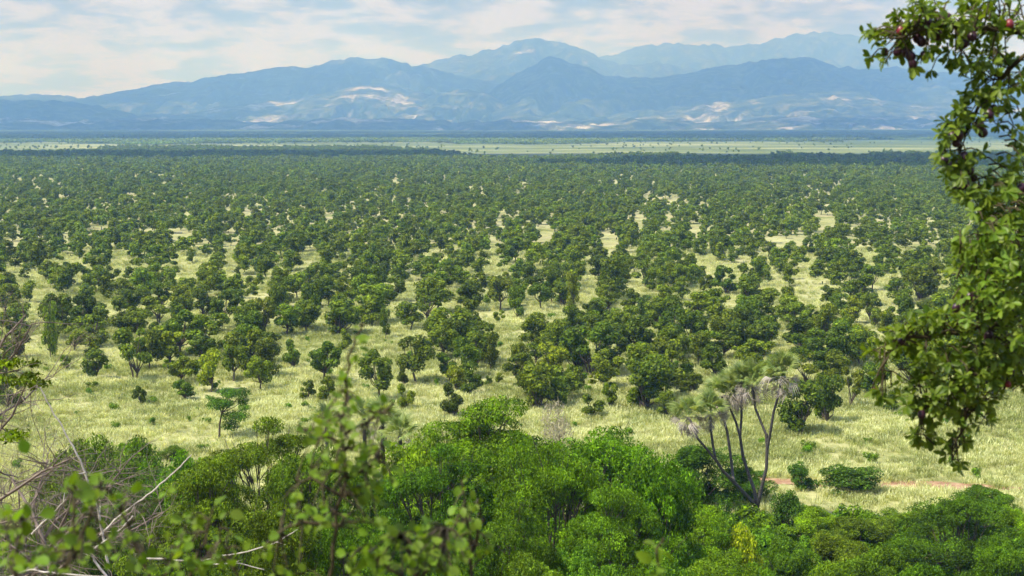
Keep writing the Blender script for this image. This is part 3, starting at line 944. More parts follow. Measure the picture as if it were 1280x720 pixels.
# forest belts far out on the plain
prot = []
for k in range(5):
    r5 = np.random.RandomState(300 + k)
    mb = MB()
    lobes = [((r5.uniform(-19, 19), r5.uniform(-19, 19), 3.6 + r5.rand() * 2.2), (3.2 + 2 * r5.rand(), 3.2 + 2 * r5.rand(), 2.4 + r5.rand() * 1.4)) for _ in range(26)]
    crown_leaves(mb, lobes, 900, 1.0, 0.7, r5)
    prot.append(proto_obj('forest patch %d' % k, mb.mesh('forest patch', M['tree_leaf'])))
m5 = candidates(2100, 7800, 46.0)
m5 = m5[m5[:, 1] > 2350 + 900 * (fbm(m5[:, 0] / 260 + 2, m5[:, 0] * 0 + 6, 4) - 0.45)]
cl = fbm(m5[:, 0] / 700 + 9, m5[:, 1] / 900 + 3, 4)
band = fbm(m5[:, 0] / 1500 + 9, m5[:, 1] / 700 + 3, 4) + 0.12 * sstep(2500, 3000, m5[:, 1]) - 0.06
m5 = m5[rng.rand(len(m5)) < 0.06 + 0.9 * sstep(0.42, 0.52, band) * sstep(0.2, 0.4, cl)]
n = len(m5)
rot = np.zeros((n, 3)); rot[:, 2] = rng.rand(n) * 6.28
s = 0.8 + 0.5 * rng.rand(n)
scatter('woodland', np.column_stack([m5, hgt(m5[:, 0], m5[:, 1])]), rot, np.column_stack([s * 1.3, s * 1.3, s * 0.62]), rng.randint(0, 5, n), prot, 'blue green forest belt far out on the plain')

# ------------------------------------------------------------------ grass on the near plain
tufts = []
for k in range(6):
    r5 = np.random.RandomState(400 + k)
    mb = MB()
    nb = 30
    a = r5.rand(nb) * 6.28; rr = 0.36 * np.sqrt(r5.rand(nb)); h = 0.22 + 0.36 * r5.rand(nb); ln_ = 0.10 + 0.26 * r5.rand(nb)
    base = np.column_stack([rr * np.cos(a), rr * np.sin(a), np.zeros(nb)])
    ta = a + r5.normal(size=nb) * 0.9
    tip = base + np.column_stack([ln_ * np.cos(ta), ln_ * np.sin(ta), h])
    midp = base * 0.5 + tip * 0.5 + np.array([0, 0, 0.09])
    sd = np.column_stack([-np.sin(ta), np.cos(ta), np.zeros(nb)]) * 0.017
    v = np.stack([base - sd * .6, base + sd * .6, midp + sd, tip, midp - sd], 1)
    for b in v:
        mb.add(b, [(0, 1, 2, 4)]); mb.add(b[2:], [(0, 1, 2)])
    tufts.append(proto_obj('grass tuft %d' % k, mb.mesh('grass tuft', M['grass'] if k < 3 else M['green_grass'])))


def grass_points(y0, y1, dens):
    area_n = int(0.5 * 0.84 * (y1 ** 2 - y0 ** 2) * dens)
    y = np.sqrt(rng.uniform(y0 ** 2, y1 ** 2, area_n))
    x = rng.uniform(-0.42, 0.42, area_n) * y
    return np.column_stack([x, y])


gp = np.concatenate([grass_points(84, 140, 6.5), grass_points(140, 200, 3.4), grass_points(200, 330, 1.2)])
pc = np.interp(gp[:, 0], PATH[0], PATH[1]); hwp = np.interp(gp[:, 0], PATH[0], PATH[2])
onp = (gp[:, 1] - pc < hwp * 0.9) & (gp[:, 1] - pc > -hwp - 1.0) & (gp[:, 0] > 15.5) & (rng.rand(len(gp)) < 0.8)
cl = fbm(gp[:, 0] / 4.5, gp[:, 1] / 4.5, 4)
gz = hgt(gp[:, 0], gp[:, 1])
ok = (~onp) & (gz < 1.6) & (rng.rand(len(gp)) < 0.25 + sstep(0.35, 0.6, cl))
gp = gp[ok]; gz = gz[ok]; cl = cl[ok]
n = len(gp)
rot = rng.normal(size=(n, 3)) * 0.12; rot[:, 2] = rng.rand(n) * 6.28
s = (0.62 + 0.55 * rng.rand(n)) * (0.65 + 0.8 * cl)
scatter('grass', np.column_stack([gp, gz]), rot, np.column_stack([s * 1.25, s * 1.25, s]), rng.randint(0, 3, n) + 3 * (fbm(gp[:, 0] / 11 + 70, gp[:, 1] / 7 + 20, 4) + 0.12 * rng.normal(size=n) > 0.57), tufts, 'tall dry straw coloured grass on the near plain')

# ------------------------------------------------------------------ thicket on the lower slope
def thorn_shape(seed, flat=True):
    """Thorn tree about 8 m wide and 6 m tall, its foliage in flat sprays on the branch ends."""
    r5 = np.random.RandomState(seed)
    tr, cr = MB(), MB()
    lobes = []
    nl = 46 if flat else 44
    tr.tube([(0, 0, -0.6), (0.1, 0.05, 0.6), (0.15, 0.1, 1.3)], [0.24, 0.19, 0.17], 6)
    fk = Vector((0.15, 0.1, 1.3))
    for k in range(16):      # low skirt of branches
        a = k * 2.39996 + 1.0; rr = 2.3 + 1.3 * r5.rand(); c = Vector((rr * math.cos(a), rr * math.sin(a), 0.7 + 1.9 * r5.rand()))
        R = 0.8 + 0.5 * r5.rand()
        lobes.append((tuple(c), (R, R, R * 0.6)))
        tr.tube([(0.1, 0.05, 0.4), c * 0.5 + Vector((0, 0, 0.1)), c], [0.04, 0.026, 0.01], 4)
    for k in range(nl):
        a = k * 2.39996 + r5.normal() * 0.35
        q = math.sqrt((k + 0.5) / nl)
        rr = 3.4 * q * (0.85 + 0.25 * r5.rand())
        z = (5.4 - 2.4 * q ** 2.2 + r5.normal() * 0.38) if flat else (4.9 - 3.6 * q ** 2 + r5.normal() * 0.4)
        c = Vector((rr * math.cos(a), rr * math.sin(a), max(0.9, z)))
        R = 0.5 + 0.55 * r5.rand()
        lobes.append((tuple(c), (R, R, R * (0.34 if flat else 0.5))))
        mid = fk.lerp(c, 0.55) + Vector((0, 0, -0.45)) + Vector(r5.normal(size=3) * 0.2)
        tr.tube([fk, fk.lerp(mid, .5) + Vector((0, 0, .1)), mid, c], [0.07, 0.05, 0.03, 0.01], 4)
        for j in range(3):
            e = c + Vector(r5.normal(size=3)) * R * 0.55
            tr.tube([mid.lerp(c, .6), e], [0.025, 0.008], 3)
    crown_leaves(cr, lobes, 64000, 0.074, 0.025, r5, up=0.45, inner=0.5, flat=0.2, outw=0.45, jit=0.6, gap=0.34)
    return tr, cr


def bush_shape(seed, n=28000, L=0.066, Wd=0.024, nl=34, R0=0.32):
    """Dense rounded bush about 5 m wide and 4 m tall."""
    r5 = np.random.RandomState(seed)
    tr, cr = MB(), MB()
    lobes = []
    for k in range(nl):
        d = unit(r5, 1, 0.35)[0]
        q = 0.45 + 0.62 * r5.rand()
        c = Vector((d[0] * 1.95 * q, d[1] * 1.95 * q, 1.55 + d[2] * 1.75 * q))
        c.z = max(0.45, c.z)
        R = R0 + 0.45 * r5.rand()
        lobes.append((tuple(c), (R, R, R * 0.75)))
        tr.tube([(r5.normal() * .1, r5.normal() * .1, -0.4), c * 0.55, c], [0.06, 0.04, 0.012], 4)
    crown_leaves(cr, lobes, n, L, Wd, r5, up=0.4, inner=0.45, outw=0.5, jit=0.6, gap=0.34)
    return tr, cr


SHAPES = {}
for k in range(3):
    tr, cr = thorn_shape(500 + k, True); SHAPES['thorn%d' % k] = (tr.mesh('trunk', M['bark']), cr.mesh('crown', M['thorn_leaf']), 8.0, 6.0)
for k in range(2):
    tr, cr = thorn_shape(520 + k, False); SHAPES['dome%d' % k] = (tr.mesh('trunk', M['bark']), cr.mesh('crown', M['thorn_leaf']), 8.0, 5.6)
for k in range(4):
    tr, cr = bush_shape(540 + k); SHAPES['bush%d' % k] = (tr.mesh('stems', M['bark']), cr.mesh('crown', M['thorn_leaf']), 5.0, 3.8)
for k in range(2):
    tr, cr = bush_shape(560 + k, 9000, 0.10, 0.055, 26, 0.5); SHAPES['leafy%d' % k] = (tr.mesh('stems', M['bark']), cr.mesh('crown', M['tree_leaf']), 5.0, 3.8)
for k in range(1):
    tr, cr = bush_shape(570 + k, 9000, 0.13, 0.014, 24, 0.45); SHAPES['dry%d' % k] = (tr.mesh('stems', M['thorn_bark']), cr.mesh('crown', M['dry_twig']), 5.0, 3.8)

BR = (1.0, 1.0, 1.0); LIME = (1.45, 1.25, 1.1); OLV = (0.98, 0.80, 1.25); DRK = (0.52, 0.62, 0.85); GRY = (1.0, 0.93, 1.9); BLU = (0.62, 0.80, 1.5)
# crown centre x, crown top y, crown width (pixels), distance, shape, colour, name, label
THICKET = [
    (108, 534, 130, 72, 'bush0', BR, 'bush', 'bright green bush behind the bleached stick, nearest the leafless thorn tree'),
    (172, 524, 130, 76, 'bush1', BR, 'bush', 'brightest green bush along the edge of the grass on the left'),
    (236, 552, 120, 74, 'bush2', (0.9, 0.95, 1), 'bush', 'mid green bush just below the small flat topped acacia'),
    (150, 590, 150, 60, 'dome0', (0.85, 0.85, 1.05), 'thorn_tree', 'dull green thorn tree around the foot of the bleached sticks'),
    (255, 590, 165, 54, 'thorn0', OLV, 'thorn_tree', 'olive thorn tree under the curved bleached stick'),
    (328, 542, 165, 70, 'thorn1', OLV, 'thorn_tree', 'wide olive thorn tree right of the curved bleached stick'),
    (388, 548, 155, 62, 'dome1', OLV, 'thorn_tree', 'olive thorn tree behind the blurred sapling'),
    (345, 640, 150, 49, 'dome0', (0.88, 0.78, 1.1), 'thorn_tree', 'darker olive thorn tree above the lowest bleached branch'),
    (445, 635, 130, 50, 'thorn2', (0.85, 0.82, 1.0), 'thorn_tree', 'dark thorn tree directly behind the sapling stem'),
    (520, 526, 130, 80, 'bush3', LIME, 'bush', 'pale lime bush beside the dwarf fan palm'),
    (600, 511, 195, 80, 'thorn0', BR, 'thorn_tree', 'flat topped green thorn tree reaching highest into the grass'),
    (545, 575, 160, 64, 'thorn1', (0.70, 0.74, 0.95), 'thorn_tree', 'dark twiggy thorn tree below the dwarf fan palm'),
    (690, 516, 90, 86, 'dry0', (1, 1, 1), 'dry_bush', 'pale dry twiggy bush on the edge of the grass'),
    (745, 528, 205, 72, 'dome1', BR, 'thorn_tree', 'big bright green domed thorn tree in the middle of the thicket'),
    (690, 545, 165, 64, 'thorn2', BR, 'thorn_tree', 'green thorn tree with dark branches showing beneath its crown'),
    (822, 558, 120, 70, 'bush0', BR, 'bush', 'bright green bush against the dark bush left of the forked palm'),
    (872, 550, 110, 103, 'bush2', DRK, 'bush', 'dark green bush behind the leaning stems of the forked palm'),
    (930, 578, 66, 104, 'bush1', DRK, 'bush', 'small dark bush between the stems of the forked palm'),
    (770, 618, 150, 60, 'thorn0', (0.82, 0.85, 1), 'thorn_tree', 'darker green thorn tree below the big bright domed one'),
    (640, 632, 150, 54, 'dome0', (0.82, 0.86, 1), 'thorn_tree', 'green thorn tree right of the yellowish shoot'),
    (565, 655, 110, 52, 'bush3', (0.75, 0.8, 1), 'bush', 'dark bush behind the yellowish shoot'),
    (872, 630, 120, 76, 'dome0', LIME, 'thorn_tree', 'lime green thorn tree left of the foot of the forked palm'),
    (928, 656, 60, 76, 'leafy0', (2.6, 2.1, 1.0), 'vine', 'yellow green vine tangle at the foot of the forked palm'),
    (735, 664, 120, 54, 'bush1', GRY, 'bush', 'grey green feathery bush low in the middle'),
    (820, 672, 120, 56, 'bush2', (1.1, 1.0, 1.5), 'bush', 'feathery green bush below the lime green thorn tree'),
    (665, 684, 110, 48, 'bush0', GRY, 'bush', 'grey green bush at the bottom below the thicket middle'),
    (895, 690, 110, 66, 'bush3', (1.0, .95, 1.2), 'bush', 'mid green bush at the bottom below the yellow vine'),
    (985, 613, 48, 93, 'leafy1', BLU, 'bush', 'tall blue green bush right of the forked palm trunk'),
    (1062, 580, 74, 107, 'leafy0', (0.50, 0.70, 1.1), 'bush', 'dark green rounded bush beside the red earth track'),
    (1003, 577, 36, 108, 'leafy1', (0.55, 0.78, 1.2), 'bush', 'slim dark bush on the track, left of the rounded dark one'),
    (1018, 628, 80, 92, 'bush1', LIME, 'bush', 'lime green bush below the slim dark bush'),
    (1075, 643, 90, 90, 'bush0', (1.05, 0.86, 1.6), 'bush', 'olive bush below the bare stretch of red track'),
    (1135, 636, 100, 93, 'bush3', (0.95, 0.9, 1.2), 'bush', 'soft green bush at the right end of the bare red track'),
    (1040, 660, 100, 82, 'bush2', OLV, 'bush', 'olive feathery bush in the lower right thicket'),
    (985, 668, 90, 80, 'bush0', (0.9, 0.85, 1.2), 'bush', 'green bush below the tall blue green bush'),
    (1100, 672, 90, 78, 'bush1', (1.1, 0.9, 1.3), 'bush', 'olive bush left of the big spreading thorn tree'),
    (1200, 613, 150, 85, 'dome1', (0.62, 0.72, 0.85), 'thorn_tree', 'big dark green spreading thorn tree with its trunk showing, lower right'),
    (1232, 606, 90, 97, 'bush0', (0.85, 0.85, 1), 'bush', 'green bush behind the big dark spreading thorn tree'),
    (1266, 628, 60, 90, 'bush2', LIME, 'bush', 'yellowish bush at the far right edge below the red track'),
    (1258, 668, 80, 80, 'bush3', (0.9, 0.95, 1), 'bush', 'bright green bush in the bottom right corner'),
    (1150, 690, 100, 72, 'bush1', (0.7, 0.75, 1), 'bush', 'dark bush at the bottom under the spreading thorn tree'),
    (1040, 698, 110, 70, 'bush0', (1.05, 0.95, 1.2), 'bush', 'green feathery bush along the bottom edge on the right'),
    (950, 700, 90, 68, 'bush2', (0.9, 0.95, 1), 'bush', 'green bush along the bottom edge below the palm foot'),
    (770, 705, 110, 46, 'bush3', (0.95, 0.95, 1.2), 'bush', 'feathery bush along the bottom edge left of the vine'),
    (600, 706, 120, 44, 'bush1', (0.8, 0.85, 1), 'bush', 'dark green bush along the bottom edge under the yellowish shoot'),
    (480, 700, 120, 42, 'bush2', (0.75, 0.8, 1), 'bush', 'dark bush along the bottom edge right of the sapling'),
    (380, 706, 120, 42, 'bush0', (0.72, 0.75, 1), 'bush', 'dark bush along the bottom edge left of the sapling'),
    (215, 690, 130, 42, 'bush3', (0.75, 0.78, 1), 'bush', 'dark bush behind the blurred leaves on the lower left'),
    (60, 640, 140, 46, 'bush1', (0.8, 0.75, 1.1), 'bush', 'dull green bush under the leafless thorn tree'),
    (205, 568, 120, 68, 'bush3', (0.95, 1, 1), 'bush', 'green bush filling the middle of the left bank below the grass'),
    (455, 575, 120, 70, 'bush0', (0.85, 0.9, 1), 'bush', 'darker green bush behind the upper sapling leaves'),
    (655, 524, 145, 76, 'bush1', BR, 'bush', 'bright green bush below the pale dry twiggy bush'),
    (60, 570, 130, 60, 'bush2', OLV, 'bush', 'olive bush behind the leafless twigs at the left'),
    (795, 552, 110, 78, 'bush3', (1.1, 1.05, 1), 'bush', 'light green bush right of the big domed thorn tree'),
    (215, 528, 40, 118, 'bush2', (0.8, 0.72, 1.6), 'bush', 'low grey green bush alone on the front grass'),
]
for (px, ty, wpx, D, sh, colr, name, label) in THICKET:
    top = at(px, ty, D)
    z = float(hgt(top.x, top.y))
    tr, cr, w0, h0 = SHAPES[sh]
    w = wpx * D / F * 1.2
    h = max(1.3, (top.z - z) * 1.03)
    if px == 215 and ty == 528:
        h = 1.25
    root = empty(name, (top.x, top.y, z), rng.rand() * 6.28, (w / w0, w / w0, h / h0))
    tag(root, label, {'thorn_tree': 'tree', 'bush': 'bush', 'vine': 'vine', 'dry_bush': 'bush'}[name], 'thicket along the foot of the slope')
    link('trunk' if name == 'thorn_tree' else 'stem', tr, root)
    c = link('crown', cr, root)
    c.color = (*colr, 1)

# weeds and low growth between the bushes
up = []
for _ in range(2600):
    y = rng.uniform(34, 104); x = rng.uniform(-0.42, 0.42) * y
    z = float(hgt(x, y))
    if z < 0.35 and y > 80 and x < 12:
        continue
    if abs(y - np.interp(x, PATH[0], PATH[1])) < 2.2 and x > 15:
        continue
    if y > 101 - (4 if x > 10 else 0):
        continue
    up.append((x, y, z))
for _ in range(230):      # scrub dotted over the near grass
    y = 108 + 120 * rng.rand() ** 1.3; x = rng.uniform(-0.42, 0.42) * y
    if abs(y - np.interp(x, PATH[0], PATH[1])) > 2.5:
        up.append((x, y, float(hgt(x, y))))
up = np.array(up); n = len(up)
rot = np.zeros((n, 3)); rot[:, 2] = rng.rand(n) * 6.28
s = (0.20 + 0.30 * rng.rand(n)) * np.where(up[:, 1] > 104, 0.5, 1)
protos = []
for k in range(4):
    r5 = np.random.RandomState(700 + k); mb = MB()
    lobes = [((r5.normal() * .9, r5.normal() * .9, 0.9 + r5.rand() * 1.8), (1.0, 1.0, 0.9)) for _ in range(9)]
    crown_leaves(mb, lobes, 900, 0.30, 0.10, r5)
    protos.append(proto_obj('weed %d' % k, mb.mesh('weed', M['thorn_leaf'])))
scatter('undergrowth', up, rot, np.column_stack([s, s, s * 1.1]), rng.randint(0, 4, n), protos, 'low green weeds between the bushes of the slope')


# small flat topped acacia out on the grass
def small_acacia():
    b = ground_at(274, 548)
    m = b.y / F
    root = empty('acacia_tree', b)
    tag(root, 'small flat topped acacia with a thin leaning trunk on the front grass', 'tree')
    loc = lambda px, py: Vector(((px - 274) * m, 0, (548 - py) * m))
    tr, cr = MB(), MB()
    tr.tube([(0, 0, -.2), loc(275, 530), loc(278, 515)], [0.11, 0.085, 0.07], 6)
    lobes = []
    r5 = np.random.RandomState(9)
    for (px, py, rx, ry, dy) in [(275, 505, 17, 6, 0), (283, 491, 13, 6, 1.0), (303, 491, 12, 7, .6), (298, 517, 18, 7, -.7), (285, 500, 12, 5, -.8), (268, 502, 10, 4, 1.2), (302, 503, 9, 5, 1.1), (288, 532, 12, 7, 0.3), (290, 490, 10, 5, -0.6)]:
        c = loc(px, py) + Vector((0, dy, 0))
        lobes.append((tuple(c), (rx * m, rx * m * .9, ry * m)))
        tr.tube([loc(278, 515), loc(278, 515).lerp(c, .6) + Vector((0, 0, -.1)), c], [0.06, 0.04, 0.015], 4)
    crown_leaves(cr, lobes, 5200, 0.11, 0.035, r5, up=.5, inner=.3, flat=.2)
    tr.build('trunk', M['bark'], root)
    c = cr.build('crown', M['thorn_leaf'], root); c.color = (0.55, 0.75, 1.3, 1)


small_acacia()


# ------------------------------------------------------------------ palms
def fan_leaf_mesh(name, mat, nb=17, span=2.5, R=0.72, pet=0.55, droop=0.25, seed=0):
    r5 = np.random.RandomState(seed)
    mb = MB()
    mb.tube([(0, 0, 0), (pet * .5, 0, 0.05), (pet, 0, 0)], [0.018, 0.014, 0.012], 3)
    for k in range(nb):
        a = (k / (nb - 1) - 0.5) * span
        L = R * (1 - 0.28 * abs(a) / (span / 2)) * (0.9 + 0.2 * r5.rand())
        d = Vector((math.cos(a), math.sin(a), 0.0)); sd = Vector((-math.sin(a), math.cos(a), 0)) * (0.030 if nb > 9 else 0.024)
        o = Vector((pet, 0, 0))
        p1 = o + d * L * 0.55 + Vector((0, 0, 0.05)); p2 = o + d * L + Vector((0, 0, -droop * L * (0.6 + .8 * r5.rand())))
        fold = Vector((0, 0, 0.02))
        v = [o, p1 - sd + fold * 0, p1 + fold, p1 + sd, p2]
        mb.add([tuple(q) for q in v], [(0, 1, 2), (0, 2, 3), (1, 4, 2), (2, 4, 3)])
    return mb.mesh(name, mat)


FAN = [fan_leaf_mesh('fan_leaf', M['palm_leaf'], 17, 2.6, 0.78, 0.6, 0.18, s_) for s_ in range(3)]
DEAD = [fan_leaf_mesh('dead_leaf', M['dead_palm'], 7, 1.2, 0.75, 0.5, 0.6, s_ + 10) for s_ in range(3)]


def place_leaf(me, name, loc, az, el, roll, sc, parent):
    o = link(name, me, parent)
    d = Vector((math.cos(az) * math.cos(el), math.sin(az) * math.cos(el), math.sin(el)))
    z = Vector((0, 0, 1)) if abs(d.z) < 0.95 else Vector((1, 0, 0))
    yv = z.cross(d).normalized(); zv = d.cross(yv)
    m = Matrix((d, yv, zv)).transposed().to_4x4()
    o.matrix_local = Matrix.Translation(loc) @ m @ Matrix.Rotation(roll, 4, 'X') @ Matrix.Scale(sc, 4)
    return o


def palm():
    D = 97.0
    b = at(948, 676, D); b.z = float(hgt(b.x, b.y))
    root = empty('forked_palm', b)
    tag(root, 'tall forked palm with grey dead leaves hanging under its green heads', 'palm tree')
    loc = lambda px, py, dy=0.0: at(px, py, D + dy) - b
    segs = [
        ([(948, 690, 0), (948, 655, 0), (946, 632, 0)], [0.24, 0.21, 0.2]),
        ([(946, 634, 0), (932, 618, -.3), (915, 600, -.6), (903, 588, -.8), (895, 575, -.9)], [0.17, 0.16, 0.15, 0.14, 0.13]),
        ([(895, 576, -.9), (884, 562, -1.2), (872, 548, -1.4), (862, 524, -1.5)], [0.12, 0.115, 0.11, 0.10]),
        ([(895, 577, -.9), (891, 556, -.7), (889, 540, -.6), (888, 520, -.5)], [0.12, 0.115, 0.11, 0.10]),
        ([(917, 602, -.6), (915, 585, 0.2), (912, 560, .5), (909, 540, .6), (903, 518, .7), (903, 496, .8)], [0.14, 0.13, 0.125, 0.12, 0.11, 0.10]),
        ([(946, 634, 0), (943, 613, .5), (936, 594, .8), (929, 572, 1.0), (925, 545, 1.1)], [0.17, 0.16, 0.15, 0.14, 0.13]),
        ([(925, 546, 1.1), (920, 528, 1.4), (914, 514, 1.8), (908, 497, 2.1)], [0.11, 0.11, 0.10, 0.10]),
        ([(925, 546, 1.1), (927, 520, 1.0), (927, 500, 0.9), (926, 484, 0.8)], [0.12, 0.11, 0.11, 0.10]),
        ([(947, 632, 0), (952, 610, -.3), (958, 585, -.5), (959, 560, -.5), (958, 542, -.5)], [0.18, 0.16, 0.15, 0.15, 0.14]),
        ([(958, 544, -.5), (951, 527, -.2), (944, 510, 0), (941, 484, .2)], [0.115, 0.11, 0.105, 0.1]),
        ([(959, 562, -.5), (963, 540, -.9), (967, 515, -1.2), (973, 494, -1.4), (977, 474, -1.5)], [0.135, 0.125, 0.115, 0.11, 0.10]),
    ]
    tr = MB()
    for pts, rad in segs:
        tr.tube([loc(*p) for p in pts], [q * 0.78 for q in rad], 8)
    tr.build('trunk', M['palm_bark'], root, smooth=True)
    heads = [(861, 521, -1.5), (888, 517, -.5), (904, 494, 1.2), (926, 481, .8), (941, 480, .2), (977, 470, -1.5), (918, 492, 2.0)]
    r5 = np.random.RandomState(31)
    for hi, hp in enumerate(heads):
        c = loc(*hp)
        for k in range(26):
            az = k * 2.4 + hi; el = math.radians(r5.uniform(8, 88))
            place_leaf(FAN[k % 3], 'fan_leaf', c + Vector((0, 0, 0.15)), az, el, r5.normal() * 1.0, 1.0 + 0.45 * r5.rand(), root)
        for k in range(17):
            az = k * 2.4 + hi * 1.3; el = math.radians(r5.uniform(-80, 0))
            place_leaf(DEAD[k % 3], 'dead_leaf', c + Vector((0, 0, -0.05)), az, el, r5.normal() * 1.0, 1.1 + 0.5 * r5.rand(), root)


palm()


def dwarf_palm(px, py, D, nleaf, sc, label, seed):
    c = at(px, py, D); z = float(hgt(c.x, c.y))
    root = empty('dwarf_palm', (c.x, c.y, z))
    tag(root, label, 'palm')
    r5 = np.random.RandomState(seed)
    h = c.z - z
    tr = MB(); tr.tube([(0, 0, -.3), (0.05, 0, h * .6), (0, 0, h)], [0.16, 0.14, 0.12], 7)
    tr.build('trunk', M['palm_bark'], root)
    for k in range(nleaf):
        place_leaf(FAN[k % 3], 'fan_leaf', Vector((0, 0, h)), k * 2.4, math.radians(r5.uniform(0, 80)), r5.normal() * .3, sc * (0.8 + .4 * r5.rand()), root)
    for k in range(5):
        place_leaf(DEAD[k % 3], 'dead_leaf', Vector((0, 0, h)), k * 2.4 + .7, math.radians(r5.uniform(-75, -20)), 0, sc * 0.9, root)


dwarf_palm(478, 530, 86, 30, 1.35, 'spiky dwarf fan palm behind the top of the blurred sapling', 1)
dwarf_palm(455, 522, 92, 20, 1.2, 'dwarf fan palm half hidden behind the blurred sapling', 2)
dwarf_palm(408, 530, 92, 20, 1.15, 'bluish dwarf fan palm left of the blurred sapling', 3)
dwarf_palm(500, 545, 84, 18, 1.1, 'dwarf fan palm with a brown heart beside the lime bush', 4)


# ------------------------------------------------------------------ leafless thorn tree and dead wood on the left
def grow(mb, p, d, L, r, depth, r5, out, wig=0.35, sides=4):
    pts = [p]; rad = [r]; n = 4
    for k in range(n):
        d = (d + Vector(r5.normal(size=3)) * wig * 0.5).normalized()
        p = p + d * (L / n)
        pts.append(p); rad.append(r * (1 - 0.14 * (k + 1)))
    mb.tube(pts, rad, sides if depth > 1 else 3)
    out.append(p)
    if depth == 0:
        return
    for k in range(r5.randint(3, 5)):
        q = pts[r5.randint(1, n + 1)]
        nd_ = (d + Vector(r5.normal(size=3)) * 0.75).normalized()
        grow(mb, q, nd_, L * r5.uniform(0.55, 0.8), rad[-1] * 0.62, depth - 1, r5, out, wig, sides)


def leafless_tree(root_px, D, limbs, label, seed, leaf_spots, depth=4):
    r5 = np.random.RandomState(seed)
    b = at(*root_px, D); b.z = float(hgt(b.x, b.y))
    root = empty('leafless_thorn_tree', b)
    tag(root, label, 'tree')
    tr, tips = MB(), []
    for pts, r0 in limbs:
        P_ = [at(x, y, D + dd) - b for x, y, dd in pts]
        tr.tube(P_, list(np.linspace(r0 * .6, r0 * .25, len(P_))), 5)
        for q in range(1, len(P_)):
            d = (P_[q] - P_[q - 1]).normalized()
            for k in range(5):
                dd = (d * 0.6 + Vector(r5.normal(size=3)) * 0.7).normalized()
                grow(tr, P_[q].lerp(P_[q - 1], r5.rand()), dd, r5.uniform(0.45, 0.85), r0 * 0.20, 3, r5, tips, 0.5)
            if depth > 4:
                for k in range(7):
                    grow(tr, P_[q].lerp(P_[q - 1], r5.rand()), (d * 0.4 + Vector(r5.normal(size=3)) * 0.8).normalized(), r5.uniform(0.4, 0.7), r0 * 0.14, 3, r5, tips, 0.5)
    tr.build('trunk', M['thorn_bark'], root)
    if leaf_spots:
        lobes = [(tuple(at(x, y, D + dd) - b), (r * 1.4, r * 1.4, r * .45)) for x, y, r, dd in leaf_spots]
        cr = MB(); crown_leaves(cr, lobes, 95 * len(lobes), 0.035, 0.016, r5, inner=0.1, outw=0.3, jit=0.6)
        c = cr.build('crown', M['thorn_leaf'], root); c.color = (1.5, 1.15, 0.9, 1)


leafless_tree((-30, 760), 17, [
    ([(-30, 800, 0), (-25, 660, 0), (-20, 560, 0), (-15, 480, .3), (0, 430, .5)], 0.09),
    ([(-20, 560, 0), (15, 520, -.4), (35, 475, -.6)], 0.035),
    ([(-15, 480, .3), (20, 440, .2), (40, 405, 0)], 0.035),
    ([(-25, 640, 0), (20, 612, -.5), (52, 590, -.8), (85, 575, -1)], 0.04),
    ([(-20, 530, 0), (30, 500, .6), (60, 470, .8)], 0.03),
], 'tangled leafless grey thorn tree at the far left edge', 41, [(32, 478, .14, -.6), (48, 480, .12, .4), (12, 455, .14, 0), (42, 455, .1, .3), (18, 545, .16, -.5), (38, 470, .1, 0), (5, 475, .12, 0)])
leafless_tree((70, 760), 19, [
    ([(70, 800, 0), (60, 690, 0), (40, 640, .3), (15, 600, .6)], 0.06),
    ([(60, 690, 0), (85, 640, -.5), (95, 600, -.7)], 0.04),
    ([(65, 720, 0), (120, 670, -.3), (165, 640, -.2)], 0.04),
    ([(65, 720, 0), (25, 690, -.3), (-10, 665, -.2)], 0.04),
], 'low leafless thorn tangle of brown twigs behind the blurred leaves, lower left', 43, [])
leafless_tree((10, 700), 21, [
    ([(20, 800, 0), (30, 680, 0), (45, 620, .3), (60, 575, .6)], 0.06),
    ([(25, 740, 0), (90, 660, -.5), (130, 615, -.7), (150, 590, -.6)], 0.05),
    ([(25, 720, 0), (0, 640, -.3), (-15, 590, -.2)], 0.05),
    ([(25, 720, 0), (70, 650, .4), (100, 625, .6), (110, 590, .6)], 0.05),
    ([(25, 720, 0), (110, 690, .4), (170, 660, .6), (205, 640, .6)], 0.04),
], 'wide grey brown thicket of dead thorn twigs behind the low tangle, lower left', 47, [], 5)


def stick(pts, D, r, label, seed, twigs=3):
    r5 = np.random.RandomState(seed)
    P_ = [at(x, y, D) for x, y in pts]
    b = P_[0].copy()
    mb = MB()
    # smooth, slightly crooked
    Q = []
    for i in range(len(P_) - 1):
        for k in range(4):
            q = P_[i].lerp(P_[i + 1], k / 4)
            Q.append(q - b + Vector(r5.normal(size=3)) * r * 0.3)
    Q.append(P_[-1] - b)
    mb.tube(Q, list(np.linspace(r, r * 0.45, len(Q))), 6)
    for k in range(twigs):
        i = r5.randint(2, len(Q) - 1)
        d = (Q[i] - Q[i - 1]).normalized() + Vector(r5.normal(size=3)) * 0.6
        mb.tube([Q[i], Q[i] + d.normalized() * r * 14], [r * 0.45, r * 0.15], 4)
    o = mb.build('dead_branch', M['pale_wood'])
    o.location = b
    tag(o, label, 'branch', 'bleached dead branches')


